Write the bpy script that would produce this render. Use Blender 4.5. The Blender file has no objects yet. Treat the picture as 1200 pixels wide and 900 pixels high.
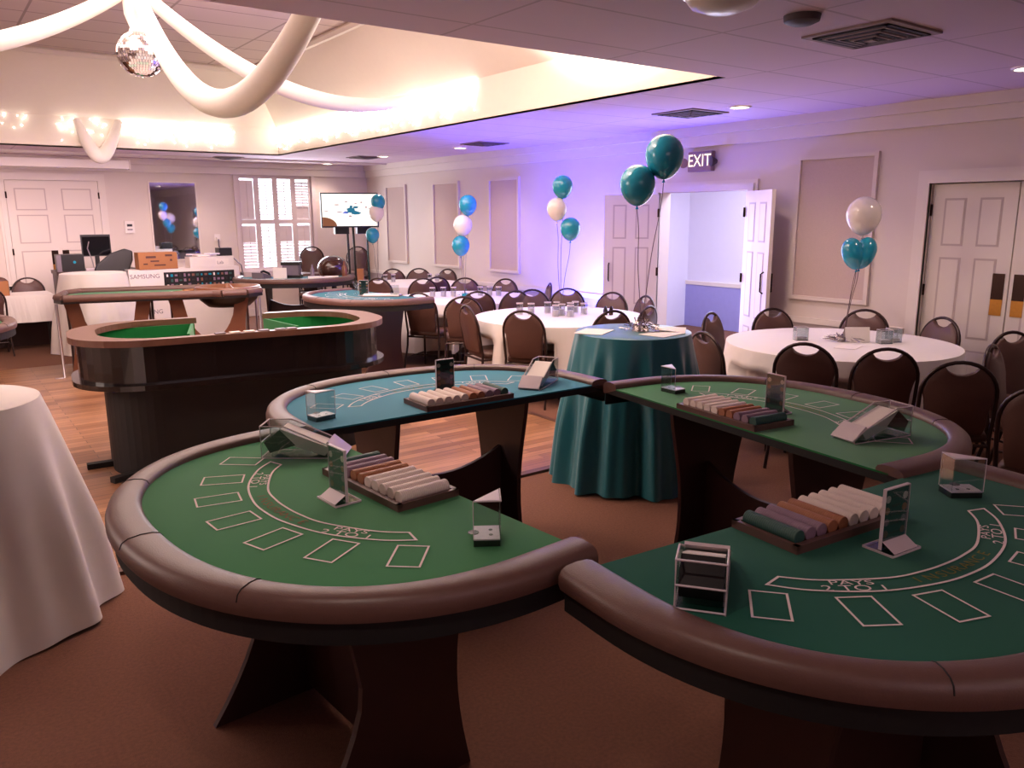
import bpy, bmesh, math, random
from mathutils import Vector, Matrix
random.seed(7)
PI = math.pi
scene = bpy.context.scene
COL = scene.collection
XW, YB, XL, YN, ZC = 7.3, 14.8, -3.5, -3.0, 2.766      # right wall, back wall, left wall, near wall, ceiling

# ------------------------------------------------------------------ materials
def lin(c):
    return tuple(((v / 12.92) if v <= 0.04045 else ((v + 0.055) / 1.055) ** 2.4) for v in [x / 255.0 for x in c])

def mat(name, rgb, rough=0.6, metal=0.0, noise=0.12, scale=12.0, spec=0.5, bump=0.0, bscale=80.0, sheen=0.0, coat=0.0, rgb2=None, stretch=(1, 1, 1)):
    m = bpy.data.materials.new(name); m.use_nodes = True
    nt = m.node_tree; N = nt.nodes; L = nt.links
    b = N['Principled BSDF']
    b.inputs['Roughness'].default_value = rough; b.inputs['Metallic'].default_value = metal
    b.inputs['Specular IOR Level'].default_value = spec
    b.inputs['Sheen Weight'].default_value = sheen
    b.inputs['Coat Weight'].default_value = coat
    c = lin(rgb)
    c2 = lin(rgb2) if rgb2 else tuple(max(0, v * (1 - noise)) for v in c)
    tc = N.new('ShaderNodeTexCoord'); mp = N.new('ShaderNodeMapping'); mp.inputs['Scale'].default_value = stretch
    L.new(tc.outputs['Object'], mp.inputs['Vector'])
    nz = N.new('ShaderNodeTexNoise'); nz.inputs['Scale'].default_value = scale; nz.inputs['Detail'].default_value = 4
    L.new(mp.outputs['Vector'], nz.inputs['Vector'])
    mx = N.new('ShaderNodeMix'); mx.data_type = 'RGBA'
    mx.inputs['A'].default_value = (*c, 1); mx.inputs['B'].default_value = (*c2, 1)
    L.new(nz.outputs['Fac'], mx.inputs['Factor']); L.new(mx.outputs['Result'], b.inputs['Base Color'])
    if bump:
        n2 = N.new('ShaderNodeTexNoise'); n2.inputs['Scale'].default_value = bscale; n2.inputs['Detail'].default_value = 3
        L.new(mp.outputs['Vector'], n2.inputs['Vector'])
        bp = N.new('ShaderNodeBump'); bp.inputs['Strength'].default_value = bump; bp.inputs['Distance'].default_value = 0.01
        L.new(n2.outputs['Fac'], bp.inputs['Height']); L.new(bp.outputs['Normal'], b.inputs['Normal'])
    return m

def emit(name, rgb, s):
    m = bpy.data.materials.new(name); m.use_nodes = True
    nt = m.node_tree; nt.nodes.clear()
    o = nt.nodes.new('ShaderNodeOutputMaterial'); e = nt.nodes.new('ShaderNodeEmission')
    e.inputs['Color'].default_value = (*lin(rgb), 1); e.inputs['Strength'].default_value = s
    nt.links.new(e.outputs[0], o.inputs[0]); return m

def clear(name, tint=(235, 240, 240), gloss=0.18, gmin=0.05):
    m = bpy.data.materials.new(name); m.use_nodes = True
    nt = m.node_tree; N = nt.nodes; L = nt.links; N.clear()
    o = N.new('ShaderNodeOutputMaterial'); t = N.new('ShaderNodeBsdfTransparent'); g = N.new('ShaderNodeBsdfGlossy')
    t.inputs['Color'].default_value = (*lin(tint), 1); g.inputs['Roughness'].default_value = 0.05
    fr = N.new('ShaderNodeLayerWeight'); fr.inputs['Blend'].default_value = 0.25
    mr = N.new('ShaderNodeMapRange'); mr.inputs['To Min'].default_value = gmin; mr.inputs['To Max'].default_value = gloss + 0.3
    L.new(fr.outputs['Facing'], mr.inputs['Value'])
    mx = N.new('ShaderNodeMixShader'); L.new(mr.outputs['Result'], mx.inputs[0]); L.new(t.outputs[0], mx.inputs[1]); L.new(g.outputs[0], mx.inputs[2])
    L.new(mx.outputs[0], o.inputs[0]); return m

def tile_mat(name, rgb, line, sx, sy, lw=0.02, rough=0.85):
    m = mat(name, rgb, rough, noise=0.06, scale=30)
    nt = m.node_tree; N = nt.nodes; L = nt.links; b = N['Principled BSDF']
    tc = N.new('ShaderNodeTexCoord'); br = N.new('ShaderNodeTexBrick')
    br.offset = 0.0; br.inputs['Scale'].default_value = 1.0
    br.inputs['Brick Width'].default_value = sx; br.inputs['Row Height'].default_value = sy; br.inputs['Mortar Size'].default_value = lw
    c = lin(rgb); br.inputs['Color1'].default_value = (*c, 1); br.inputs['Color2'].default_value = (*[v * 0.97 for v in c], 1)
    br.inputs['Mortar'].default_value = (*lin(line), 1)
    L.new(tc.outputs['Object'], br.inputs['Vector']); L.new(br.outputs['Color'], b.inputs['Base Color'])
    return m

def plank_mat(name):
    m = mat(name, (150, 105, 72), 0.32, noise=0.2)
    nt = m.node_tree; N = nt.nodes; L = nt.links; b = N['Principled BSDF']
    tc = N.new('ShaderNodeTexCoord'); br = N.new('ShaderNodeTexBrick'); br.offset = 0.37
    br.inputs['Scale'].default_value = 1.0; br.inputs['Brick Width'].default_value = 0.9; br.inputs['Row Height'].default_value = 0.085
    br.inputs['Mortar Size'].default_value = 0.0025
    br.inputs['Color1'].default_value = (*lin((176, 128, 92)), 1); br.inputs['Color2'].default_value = (*lin((128, 84, 56)), 1)
    br.inputs['Mortar'].default_value = (*lin((70, 42, 30)), 1)
    L.new(tc.outputs['Object'], br.inputs['Vector'])
    mp = N.new('ShaderNodeMapping'); mp.inputs['Scale'].default_value = (1.2, 22, 1); L.new(tc.outputs['Object'], mp.inputs['Vector'])
    nz = N.new('ShaderNodeTexNoise'); nz.inputs['Scale'].default_value = 2.0; nz.inputs['Detail'].default_value = 5; L.new(mp.outputs['Vector'], nz.inputs['Vector'])
    mx = N.new('ShaderNodeMix'); mx.data_type = 'RGBA'; mx.blend_type = 'MULTIPLY'; mx.inputs['Factor'].default_value = 0.6
    rp = N.new('ShaderNodeMapRange'); rp.inputs['From Min'].default_value = 0.3; rp.inputs['From Max'].default_value = 0.7; rp.inputs['To Min'].default_value = 0.5; rp.inputs['To Max'].default_value = 1.25
    L.new(nz.outputs['Fac'], rp.inputs['Value']); L.new(br.outputs['Color'], mx.inputs['A']); L.new(rp.outputs['Result'], mx.inputs['B'])
    L.new(mx.outputs['Result'], b.inputs['Base Color'])
    return m

M = dict(
    wall=mat('wall_paint', (224, 210, 200), 0.75, noise=0.05, scale=3),
    wains=mat('wainscot_paint', (188, 172, 170), 0.7, noise=0.05, scale=3),
    trim=mat('trim_paint', (230, 218, 208), 0.5, noise=0.04, scale=5),
    panel=mat('acoustic_fabric', (204, 182, 172), 0.95, noise=0.12, scale=60, bump=0.2, bscale=200),
    ceil=tile_mat('ceiling_tile', (226, 204, 218), (196, 174, 186), 1.22, 0.61, 0.010),
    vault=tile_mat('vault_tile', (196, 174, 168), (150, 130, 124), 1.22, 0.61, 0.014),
    band=mat('recess_band_paint', (236, 224, 212), 0.7, noise=0.04),
    door=mat('door_paint', (228, 215, 204), 0.5, noise=0.04, scale=4),
    groove=mat('door_groove', (196, 178, 170), 0.6, noise=0.04),
    brass=mat('worn_brass', (190, 130, 60), 0.3, 0.9, noise=0.3, scale=40),
    bronze=mat('dark_bronze_plate', (60, 40, 34), 0.25, 0.8, noise=0.3, scale=30),
    carpet=mat('carpet', (128, 84, 62), 0.97, noise=0.3, scale=70, bump=0.5, bscale=240, rgb2=(92, 56, 42)),
    wood=plank_mat('dance_floor_planks'),
    felt_g=mat('green_felt', (22, 118, 58), 0.95, noise=0.12, scale=160, sheen=0.25, spec=0.15),
    felt_d=mat('shaded_green_felt', (14, 92, 72), 0.95, noise=0.12, scale=160, sheen=0.1, spec=0.15),  # the green felt again, darkened so shade sits in its colour
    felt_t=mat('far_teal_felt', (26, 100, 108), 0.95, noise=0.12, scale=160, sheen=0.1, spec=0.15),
    felt_b=mat('light_tinted_teal_felt', (32, 124, 146), 0.95, noise=0.12, scale=160, sheen=0.25, spec=0.15),  # bluish light on the felt painted in as an even teal
    rail=mat('padded_brown_vinyl', (106, 76, 68), 0.42, noise=0.2, scale=30, bump=0.1, bscale=260),
    lam=mat('black_laminate', (26, 18, 18), 0.35, noise=0.2, scale=8),
    lamdk=mat('matt_black', (14, 10, 12), 0.7, noise=0.2, scale=8),
    pedestal=mat('brown_black_panel', (58, 30, 27), 0.45, noise=0.25, scale=6),
    craps=mat('dark_gloss_laminate', (34, 26, 26), 0.22, noise=0.3, scale=5, coat=0.3),
    walnut=mat('walnut_rail', (120, 82, 66), 0.35, noise=0.3, scale=8, stretch=(1, 8, 1)),
    white_line=mat('white_print', (236, 220, 216), 0.9, noise=0.03),
    faint=mat('faded_gold_print', (120, 116, 44), 0.9, noise=0.1),
    faint_r=mat('faded_red_print', (128, 84, 54), 0.9, noise=0.1),
    cloth=mat('white_tablecloth', (238, 230, 224), 0.85, noise=0.05, scale=20, sheen=0.1),
    tealcloth=mat('teal_satin_cloth', (20, 112, 124), 0.36, noise=0.1, scale=20, sheen=0.3),
    chairfab=mat('brown_chair_vinyl', (92, 62, 54), 0.5, noise=0.15, scale=40),
    chairfr=mat('dark_brown_chair_frame', (52, 32, 28), 0.35, 0.3, noise=0.1),
    balloon_t=mat('teal_latex', (34, 146, 172), 0.18, noise=0.04, coat=0.4),
    balloon_w=mat('white_latex', (238, 226, 216), 0.2, noise=0.03, coat=0.4),
    string=mat('curling_ribbon', (96, 70, 72), 0.5),
    chip_w=mat('white_chips', (236, 220, 210), 0.6, noise=0.06, scale=60),
    chip_o=mat('orange_brown_chips', (168, 108, 72), 0.6, noise=0.1, scale=60),
    chip_m=mat('mauve_chips', (140, 112, 130), 0.6, noise=0.1, scale=60),
    chip_g=mat('dark_green_chips', (44, 84, 76), 0.6, noise=0.1, scale=60),
    chip_b=mat('brown_chips', (128, 84, 66), 0.6, noise=0.1, scale=60),
    tray=mat('brown_tray', (98, 70, 64), 0.4, noise=0.15),
    acry=clear('clear_acrylic'), glass=clear('clear_glass', (240, 242, 245), 0.3),
    edge=mat('acrylic_edge', (216, 200, 204), 0.3, noise=0.05),
    card=mat('white_card', (244, 234, 226), 0.8, noise=0.03),
    sign=mat('dark_green_sign_card', (20, 66, 62), 0.6, noise=0.1),
    black=mat('black_plastic', (20, 16, 18), 0.4, noise=0.1),
    grey=mat('grey_plastic', (120, 108, 116), 0.45, noise=0.1),
    white=mat('white_plastic', (236, 226, 220), 0.45, noise=0.03),
    cardb=mat('cardboard', (172, 116, 74), 0.85, noise=0.15, scale=10),
    cardink=mat('cardboard_ink', (92, 60, 52), 0.85),
    mirror=mat('silvered_glass', (235, 235, 240), 0.03, 1.0, noise=0.0),
    chrome=mat('mirror_facet', (225, 215, 215), 0.06, 1.0, noise=0.05),
    silver=mat('silver_metal', (190, 180, 184), 0.3, 0.9, noise=0.1),
    tinsel=mat('silver_tinsel', (200, 186, 184), 0.25, 0.8, noise=0.5, scale=50),
    drape=mat('sheer_white_fabric', (246, 238, 230), 0.8, noise=0.05, scale=20, sheen=0.2),
    vent=mat('vent_enamel', (142, 118, 118), 0.5, noise=0.1), ventdk=mat('vent_slot', (34, 22, 24), 0.8),
    lamp=emit('lamp_glow', (255, 238, 214), 14), fairy=emit('fairy_bulb', (255, 244, 230), 14),
    tvscreen=emit('tv_white', (255, 246, 236), 1.25), tvteal=emit('tv_teal', (50, 120, 150), 0.9), tvpink=emit('tv_mauve', (190, 150, 160), 0.9), tvblue=emit('tv_blue', (120, 130, 220), 0.9), tvbrown=emit('tv_brown', (145, 90, 66), 0.9),
    exitlit=emit('exit_letters', (255, 236, 220), 1.6), exitbox=mat('exit_housing', (150, 118, 120), 0.5),
    shutter=mat('shutter_paint', (222, 206, 204), 0.5, noise=0.03), bag=mat('glossy_black_leather', (20, 14, 15), 0.45, noise=0.2),
    dome=mat('glossy_dark_brown', (70, 40, 30), 0.15, noise=0.3, scale=4, coat=0.6), drum=mat('roulette_wood', (128, 76, 46), 0.3, noise=0.3, scale=10),
    screen_dark=mat('dark_monitor_glass', (18, 14, 18), 0.12, noise=0.1), lav=mat('lavender_paint', (228, 224, 240), 0.8, noise=0.03),
    smoke=mat('smoke_head', (70, 52, 54), 0.6), bulbglass=mat('frosted_lens', (236, 226, 220), 0.3),
)
tr = M['drape'].node_tree.nodes['Principled BSDF']; tr.inputs['Transmission Weight'].default_value = 0.0

# ------------------------------------------------------------------ mesh builder
class MB:
    def __init__(s): s.v = []; s.f = []; s.m = []; s.mats = []
    def mi(s, m):
        if m is None: return 0
        if m not in s.mats: s.mats.append(m)
        return s.mats.index(m)
    def add(s, vs, fs, m=None, T=None):
        o = len(s.v); k = s.mi(m)
        s.v += [tuple(T @ Vector(v)) if T else tuple(v) for v in vs]
        s.f += [tuple(i + o for i in f) for f in fs]; s.m += [k] * len(fs)
        return s
    def box(s, c, d, m=None, rz=0.0, T=None):
        x, y, z = d[0] / 2, d[1] / 2, d[2] / 2; co, si = math.cos(rz), math.sin(rz)
        vs = []
        for k in (-z, z):
            for (a, b) in ((-x, -y), (x, -y), (x, y), (-x, y)):
                vs.append((c[0] + a * co - b * si, c[1] + a * si + b * co, c[2] + k))
        return s.add(vs, [(3, 2, 1, 0), (4, 5, 6, 7), (0, 1, 5, 4), (1, 2, 6, 5), (2, 3, 7, 6), (3, 0, 4, 7)], m, T)
    def bb(s, x0, x1, y0, y1, z0, z1, m=None, T=None):
        return s.box(((x0 + x1) / 2, (y0 + y1) / 2, (z0 + z1) / 2), (abs(x1 - x0), abs(y1 - y0), abs(z1 - z0)), m, 0, T)
    def prism(s, poly, z0, z1, m=None, T=None):
        n = len(poly); vs = [(p[0], p[1], z0) for p in poly] + [(p[0], p[1], z1) for p in poly]
        fs = [tuple(range(n - 1, -1, -1)), tuple(range(n, 2 * n))] + [(i, (i + 1) % n, (i + 1) % n + n, i + n) for i in range(n)]
        return s.add(vs, fs, m, T)
    def lathe(s, prof, n=24, m=None, c=(0, 0, 0), T=None, cap=True):
        vs = []; fs = []
        for (r, z) in prof:
            for i in range(n):
                a = 2 * PI * i / n; vs.append((c[0] + r * math.cos(a), c[1] + r * math.sin(a), c[2] + z))
        for j in range(len(prof) - 1):
            for i in range(n):
                k = (i + 1) % n; fs.append((j * n + i, j * n + k, (j + 1) * n + k, (j + 1) * n + i))
        if cap:
            fs.append(tuple(range(n - 1, -1, -1))); fs.append(tuple((len(prof) - 1) * n + i for i in range(n)))
        return s.add(vs, fs, m, T)
    def tube(s, pts, r, n=8, m=None, T=None, closed=False):
        P = [Vector(p) for p in pts]; R = r if isinstance(r, (list, tuple)) else [r] * len(P)
        vs = []; fs = []; up = None
        for i, p in enumerate(P):
            t = (P[min(i + 1, len(P) - 1)] - P[max(i - 1, 0)])
            if closed: t = P[(i + 1) % len(P)] - P[i - 1]
            t.normalize()
            if up is None:
                up = Vector((0, 0, 1)) if abs(t.z) < 0.9 else Vector((1, 0, 0))
            a = t.cross(up)
            if a.length < 1e-5: a = t.cross(Vector((0.3, 1, 0)))
            a.normalize(); up = a.cross(t); up.normalize()
            for k in range(n):
                q = 2 * PI * k / n; v = p + (a * math.cos(q) + up * math.sin(q)) * R[i]; vs.append(tuple(v))
        L = len(P)
        for i in range(L if closed else L - 1):
            for k in range(n):
                k2 = (k + 1) % n; j = (i + 1) % L; fs.append((i * n + k, i * n + k2, j * n + k2, j * n + k))
        if not closed:
            fs.append(tuple(range(n - 1, -1, -1))); fs.append(tuple((L - 1) * n + k for k in range(n)))
        return s.add(vs, fs, m, T)
    def sphere(s, c, r, n=16, k=10, m=None, sc=(1, 1, 1), T=None):
        vs = [(c[0], c[1], c[2] - r * sc[2])]; fs = []
        for j in range(1, k):
            a = -PI / 2 + PI * j / k
            for i in range(n):
                b = 2 * PI * i / n; vs.append((c[0] + r * sc[0] * math.cos(a) * math.cos(b), c[1] + r * sc[1] * math.cos(a) * math.sin(b), c[2] + r * sc[2] * math.sin(a)))
        vs.append((c[0], c[1], c[2] + r * sc[2]))
        for i in range(n): fs.append((0, 1 + (i + 1) % n, 1 + i))
        for j in range(k - 2):
            for i in range(n):
                i2 = (i + 1) % n; fs.append((1 + j * n + i, 1 + j * n + i2, 1 + (j + 1) * n + i2, 1 + (j + 1) * n + i))
        for i in range(n): fs.append((len(vs) - 1, 1 + (k - 2) * n + i, 1 + (k - 2) * n + (i + 1) % n))
        return s.add(vs, fs, m, T)
    def line(s, pts, w, z, m=None, T=None, closed=False):          # flat ribbon lying at height z
        P = [Vector((p[0], p[1])) for p in pts]; n = len(P); vs = []; fs = []
        for i in range(n):
            if closed: a, b = P[i - 1], P[(i + 1) % n]
            else: a, b = P[max(i - 1, 0)], P[min(i + 1, n - 1)]
            d1 = (P[i] - a).normalized() if (P[i] - a).length > 1e-9 else None
            d2 = (b - P[i]).normalized() if (b - P[i]).length > 1e-9 else None
            d1 = d1 or d2; d2 = d2 or d1
            nn = Vector((-d1.y - d2.y, d1.x + d2.x)).normalized()
            k = w / 2 / max(0.5, nn.dot(Vector((-d1.y, d1.x))))
            vs += [(P[i].x + nn.x * k, P[i].y + nn.y * k, z), (P[i].x - nn.x * k, P[i].y - nn.y * k, z)]
        for i in range(n if closed else n - 1):
            j = (i + 1) % n; fs.append((2 * i, 2 * i + 1, 2 * j + 1, 2 * j))
        return s.add(vs, fs, m, T)
    def build(s, name, m=None, parent=None, smooth=False, bevel=0.0):
        me = bpy.data.meshes.new(name); me.from_pydata(s.v, [], s.f)
        mats = s.mats if s.mats else [m]
        for x in mats: me.materials.append(x)
        for p, k in zip(me.polygons, s.m): p.material_index = k; p.use_smooth = smooth
        bm = bmesh.new(); bm.from_mesh(me); bmesh.ops.recalc_face_normals(bm, faces=bm.faces)
        if bevel:
            bmesh.ops.bevel(bm, geom=[e for e in bm.edges if e.calc_face_angle(0) > 0.6], offset=bevel, segments=2, affect='EDGES', profile=0.5)
        bm.to_mesh(me); bm.free(); me.update()
        if smooth:
            try: me.set_sharp_from_angle(angle=math.radians(50))
            except Exception: pass
        o = bpy.data.objects.new(name, me); COL.objects.link(o)
        if parent: o.parent = parent
        return o

TXT = {}
def text_geo(body, size):
    k = (body, size)
    if k in TXT: return TXT[k]
    cu = bpy.data.curves.new('lettering', 'FONT'); cu.body = body; cu.size = size; cu.align_x = 'CENTER'; cu.align_y = 'CENTER'; cu.resolution_u = 3
    ob = bpy.data.objects.new('lettering', cu); COL.objects.link(ob)
    bpy.context.view_layer.update()
    me = bpy.data.meshes.new_from_object(ob.evaluated_get(bpy.context.evaluated_depsgraph_get()))
    r = ([tuple(v.co) for v in me.vertices], [tuple(p.vertices) for p in me.polygons])
    bpy.data.objects.remove(ob); bpy.data.curves.remove(cu); bpy.data.meshes.remove(me)
    TXT[k] = r; return r

def tag(o, label, cat, group=None, kind=None):
    o['label'] = label; o['category'] = cat
    if group: o['group'] = group
    if kind: o['kind'] = kind
    return o
def thing(name, loc, label, cat, group=None, rz=0.0):
    o = bpy.data.objects.new(name, None); COL.objects.link(o); o.location = loc; o.rotation_euler = (0, 0, rz); o.empty_display_size = 0.1
    return tag(o, label, cat, group)
def struct(name, mb, m=None, parent=None, smooth=False, bevel=0.0):
    o = mb.build(name, m, parent, smooth, bevel)
    if parent is None: o['kind'] = 'structure'
    return o
def dup(root, loc, rz, label, group=None):
    r = root.copy(); COL.objects.link(r); r.location = loc; r.rotation_euler = (0, 0, rz); r['label'] = label
    if group: r['group'] = group
    for ch in list(root.children):
        c = ch.copy(); COL.objects.link(c); c.parent = r
        for g in list(ch.children):
            d = g.copy(); COL.objects.link(d); d.parent = c
    return r
def rot(p, a): return (p[0] * math.cos(a) - p[1] * math.sin(a), p[0] * math.sin(a) + p[1] * math.cos(a))

# ------------------------------------------------------------------ camera
yaw, pitch, roll, foc = 0.6319, 0.2079, -0.00563, 934.0
fw = Vector((math.sin(yaw) * math.cos(pitch), math.cos(yaw) * math.cos(pitch), -math.sin(pitch)))
rt0 = Vector((math.cos(yaw), -math.sin(yaw), 0)); up0 = rt0.cross(fw)
rt = rt0 * math.cos(roll) + up0 * math.sin(roll); up = up0 * math.cos(roll) - rt0 * math.sin(roll)
cd = bpy.data.cameras.new('camera'); cam = bpy.data.objects.new('camera', cd); COL.objects.link(cam)
cd.sensor_width = 36.0; cd.lens = foc / 1200 * 36.0; cd.clip_start = 0.05; cd.clip_end = 200
cam.matrix_world = Matrix(((rt.x, up.x, -fw.x, 0), (rt.y, up.y, -fw.y, 0), (rt.z, up.z, -fw.z, 1.8), (0, 0, 0, 1)))
scene.camera = cam

# ------------------------------------------------------------------ room shell
b = MB(); b.bb(XL - .2, XW + .2, YN - .2, YB + .2, -0.12, 0.0); struct('floor', b, M['carpet'])
b = MB(); b.bb(-2.6, 4.33, 4.33, 11.2, 0.001, 0.018); struct('floor', b, M['wood'])
b = MB(); b.bb(-2.66, 4.39, 4.27, 4.33, 0.0, 0.02); b.bb(4.33, 4.39, 4.33, 11.2, 0.0, 0.02); struct('trim_1', b, mat('dance_floor_edging', (84, 52, 42), 0.5))

# right wall with two door openings
D1a, D1b, D2a, D2b, DH = 5.60, 6.915, 2.24, 3.66, 2.06
b = MB(); T = 0.18
for (y0, y1, z0, z1) in ((YN, D2a, 0, ZC), (D2a, D2b, DH, ZC), (D2b, D1a, 0, ZC), (D1a, D1b, DH, ZC), (D1b, YB + T, 0, ZC)):
    b.bb(XW, XW + T, y0, y1, z0, z1)
b.bb(XW + .12, XW + .17, D2a, D2b, 0, DH)  # backing slab added behind the closed doors, blocks light leaking through gaps
struct('wall_right', b, M['wall'])
b = MB()     # back wall with the window opening
WX0, WX1, WZ0, WZ1 = 4.74, 6.13, 0.82, 2.56
for (x0, x1, z0, z1) in ((XL, WX0, 0, ZC), (WX1, XW, 0, ZC), (WX0, WX1, 0, WZ0), (WX0, WX1, WZ1, ZC)):
    b.bb(x0, x1, YB, YB + T, z0, z1)
struct('wall_back', b, M['wall'])
b = MB(); b.bb(XL - T, XL, YN, YB, 0, ZC); struct('wall_left', b, M['wall'])
b = MB(); b.bb(XL, XW, YN - T, YN, 0, ZC); struct('wall_near', b, M['wall'])
# ceiling with the raised recess
RX0, RX1, RY0, RY1 = -1.04, 4.84, 3.98, 12.93
b = MB(); H = 0.3
for (x0, x1, y0, y1) in ((XL - T, RX0, YN - T, YB + T), (RX1, XW + T, YN - T, YB + T), (RX0, RX1, YN - T, RY0), (RX0, RX1, RY1, YB + T)):
    b.bb(x0, x1, y0, y1, ZC, ZC + 0.02)
struct('ceiling', b, M['ceil'])
BZ, FZ, IN = 3.18, 3.95, 0.58
b = MB()
o = [(RX0, RY0), (RX1, RY0), (RX1, RY1), (RX0, RY1)]; i_ = [(RX0 + IN, RY0 + IN), (RX1 - IN, RY0 + IN), (RX1 - IN, RY1 - IN), (RX0 + IN, RY1 - IN)]
o2 = [(RX0 - .06, RY0 - .06), (RX1 + .06, RY0 - .06), (RX1 + .06, RY1 + .06), (RX0 - .06, RY1 + .06)]
for k in range(4):
    k2 = (k + 1) % 4
    b.add([(*o[k], ZC), (*o[k2], ZC), (*o[k2], BZ), (*o[k], BZ)], [(0, 1, 2, 3)], M['band'])
    b.add([(*o[k], BZ), (*o[k2], BZ), (*i_[k2], FZ), (*i_[k], FZ)], [(0, 1, 2, 3)], M['band'])
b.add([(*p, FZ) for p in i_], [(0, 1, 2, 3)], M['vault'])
struct('ceiling', b)
b = MB()     # moulding where the slopes meet the flat tiles, and the lip of the recess
for k in range(4):
    p, q = i_[k], i_[(k + 1) % 4]
    b.tube([(*p, FZ - .03), (*q, FZ - .03)], 0.05, 6)
struct('trim_2', b, M['trim'])
b = MB()     # crown moulding
for (a, h, z) in ((0.06, 0.12, 2.61), (0.115, 0.096, ZC - .048)):
    b.bb(XW - a, XW, YN, YB, z - h / 2, z + h / 2); b.bb(XL, XW, YB - a, YB, z - h / 2, z + h / 2)
struct('trim_3', b, M['trim'])
b = MB()     # crown steps and chair rail of the right wall
for (y0, y1) in ((YN, D2a - .12), (D2b + .12, D1a - .12), (D1b + .12, YB)):
    b.bb(XW - 0.03, XW, y0, y1, 0.70, 0.76)
b.bb(XL, 1.1, YB - .03, YB, .70, .76); b.bb(2.6, XW, YB - .03, YB, .70, .76)
struct('trim_4', b, M['trim'])
b = MB()
for (y0, y1) in ((YN, D2a - .12), (D2b + .12, D1a - .12), (D1b + .12, YB)):
    b.bb(XW - 0.008, XW, y0, y1, 0.0, 0.70)
struct('trim_5', b, M['wains'])
b = MB()
for (y0, y1) in ((YN, D2a - .12), (D2b + .12, D1a - .12), (D1b + .12, YB)):
    b.bb(XW - 0.02, XW, y0, y1, 0.0, 0.14)
struct('baseboard_right', b, M['trim'])
b = MB(); b.bb(XL, 1.1, YB - .02, YB, 0, .14); b.bb(2.6, XW, YB - .02, YB, 0, .14); struct('baseboard_back', b, M['trim'])
n = 6
for (y0, y1) in ((13.24, 13.94), (11.44, 12.2), (9.78, 10.5), (4.2, 4.98)):   # framed fabric panels
    b = MB(); z0, z1 = (0.98, 2.33); w = 0.04
    b.bb(XW - .012, XW, y0, y1, z0, z1, M['panel'])
    for (c0, c1, e0, e1) in ((y0 - w, y0, z0 - w, z1 + w), (y1, y1 + w, z0 - w, z1 + w), (y0, y1, z0 - w, z0), (y0, y1, z1, z1 + w)):
        b.bb(XW - .035, XW, c0, c1, e0, e1, M['wall'])
    struct('trim_%d' % n, b); n += 1
for (y0, y1, h) in ((D1a, D1b, DH), (D2a, D2b, DH)):   # casings
    b = MB()
    for (a, d) in ((0.11, 0.03), (0.07, 0.05)):
        b.bb(XW - d, XW, y0 - a, y0, 0, h + a); b.bb(XW - d, XW, y1, y1 + a, 0, h + a); b.bb(XW - d, XW, y0, y1, h, h + a)
    struct('trim_%d' % n, b, M['trim']); n += 1
b = MB()
for (a, d) in ((0.11, 0.03), (0.07, 0.05)):
    b.bb(1.17 - a, 1.17, YB - d, YB, 0, 2.39 + a); b.bb(2.47, 2.47 + a, YB - d, YB, 0, 2.39 + a); b.bb(1.17, 2.47, YB - d, YB, 2.39, 2.39 + a)
struct('trim_%d' % n, b, M['trim']); n += 1
# moulding strips on the back wall ceiling (in front of the window)
b = MB(); b.bb(XL, XW, 13.72, 13.78, ZC - .03, ZC); b.bb(XL, XW, 14.1, 14.15, ZC - .02, ZC); struct('trim_%d' % n, b, M['trim']); n += 1

def leaf_mesh(w, h, cols=2, rows=((0.10, 0.62), (0.72, 1.42), (1.52, 1.93))):
    """six-panel door leaf: hinge at x=0, runs along +x, thickness along y."""
    b = MB(); b.bb(0, w, -.02, .02, 0.01, h, M['door'])
    cw = (w - .11 * (cols + 1)) / cols
    for c in range(cols):
        x0 = .11 + c * (cw + .11)
        for (z0, z1) in rows:
            z0 *= h / 2.05; z1 *= h / 2.05
            for sy in (-1, 1):
                y = sy * .021
                b.bb(x0, x0 + cw, y - .001, y + .001, z0, z1, M['groove'])
                b.bb(x0 + .018, x0 + cw - .018, y - .004, y + .004, z0 + .018, z1 - .018, M['door'])
    return b
def door(nm, hinge, ang, w, h, plate=None, **kw):
    o = struct(nm, leaf_mesh(w, h, **kw)); o.location = (hinge[0], hinge[1], 0); o.rotation_euler = (0, 0, ang)
    hb = MB()
    for z in (0.25, h / 2 + .1, h - .22): hb.tube([(0, -.03, z - .05), (0, -.03, z + .05)], 0.012, 8); hb.tube([(0, .03, z - .05), (0, .03, z + .05)], 0.012, 8)
    hb.build('hinge', M['bronze'], o)
    if plate:
        for sy in plate:
            p = MB(); p.bb(w - .125, w - .03, sy * .022 - .003, sy * .022 + .003, 1.08, 1.30, M['bronze']); p.bb(w - .125, w - .03, sy * .022 - .003, sy * .022 + .003, 0.945, 1.08, M['brass'])
            p.build('push_plate', None, o)
    return o
def handle(o, w):
    hb = MB(); hb.tube([(w - .07, .03, 1.0), (w - .07, .06, 1.02), (w - .07, .06, 1.2), (w - .07, .03, 1.22)], .009, 8)
    hb.tube([(w - .07, -.03, 1.0), (w - .07, -.06, 1.02), (w - .07, -.06, 1.2), (w - .07, -.03, 1.22)], .009, 8)
    hb.build('pull_handle', M['bronze'], o)
ang = math.radians(150)
o = door('door_1', (XW - .03, D1b - .01), math.radians(-90 - 0) + math.radians(-1) * 0 + math.atan2(0, 1), .66, 2.045, None)
o.rotation_euler = (0, 0, math.atan2(-math.cos(math.radians(142)), -math.sin(math.radians(142)))); handle(o, .66)
o = door('door_2', (XW - .03, D1a + .01), 0, .66, 2.045, None)
o.rotation_euler = (0, 0, math.atan2(math.cos(math.radians(150)), -math.sin(math.radians(150)))); handle(o, .66)
door('door_3', (XW + .05, D2b - .005), -PI / 2, .70, 2.05, (-1, 1))
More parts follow.
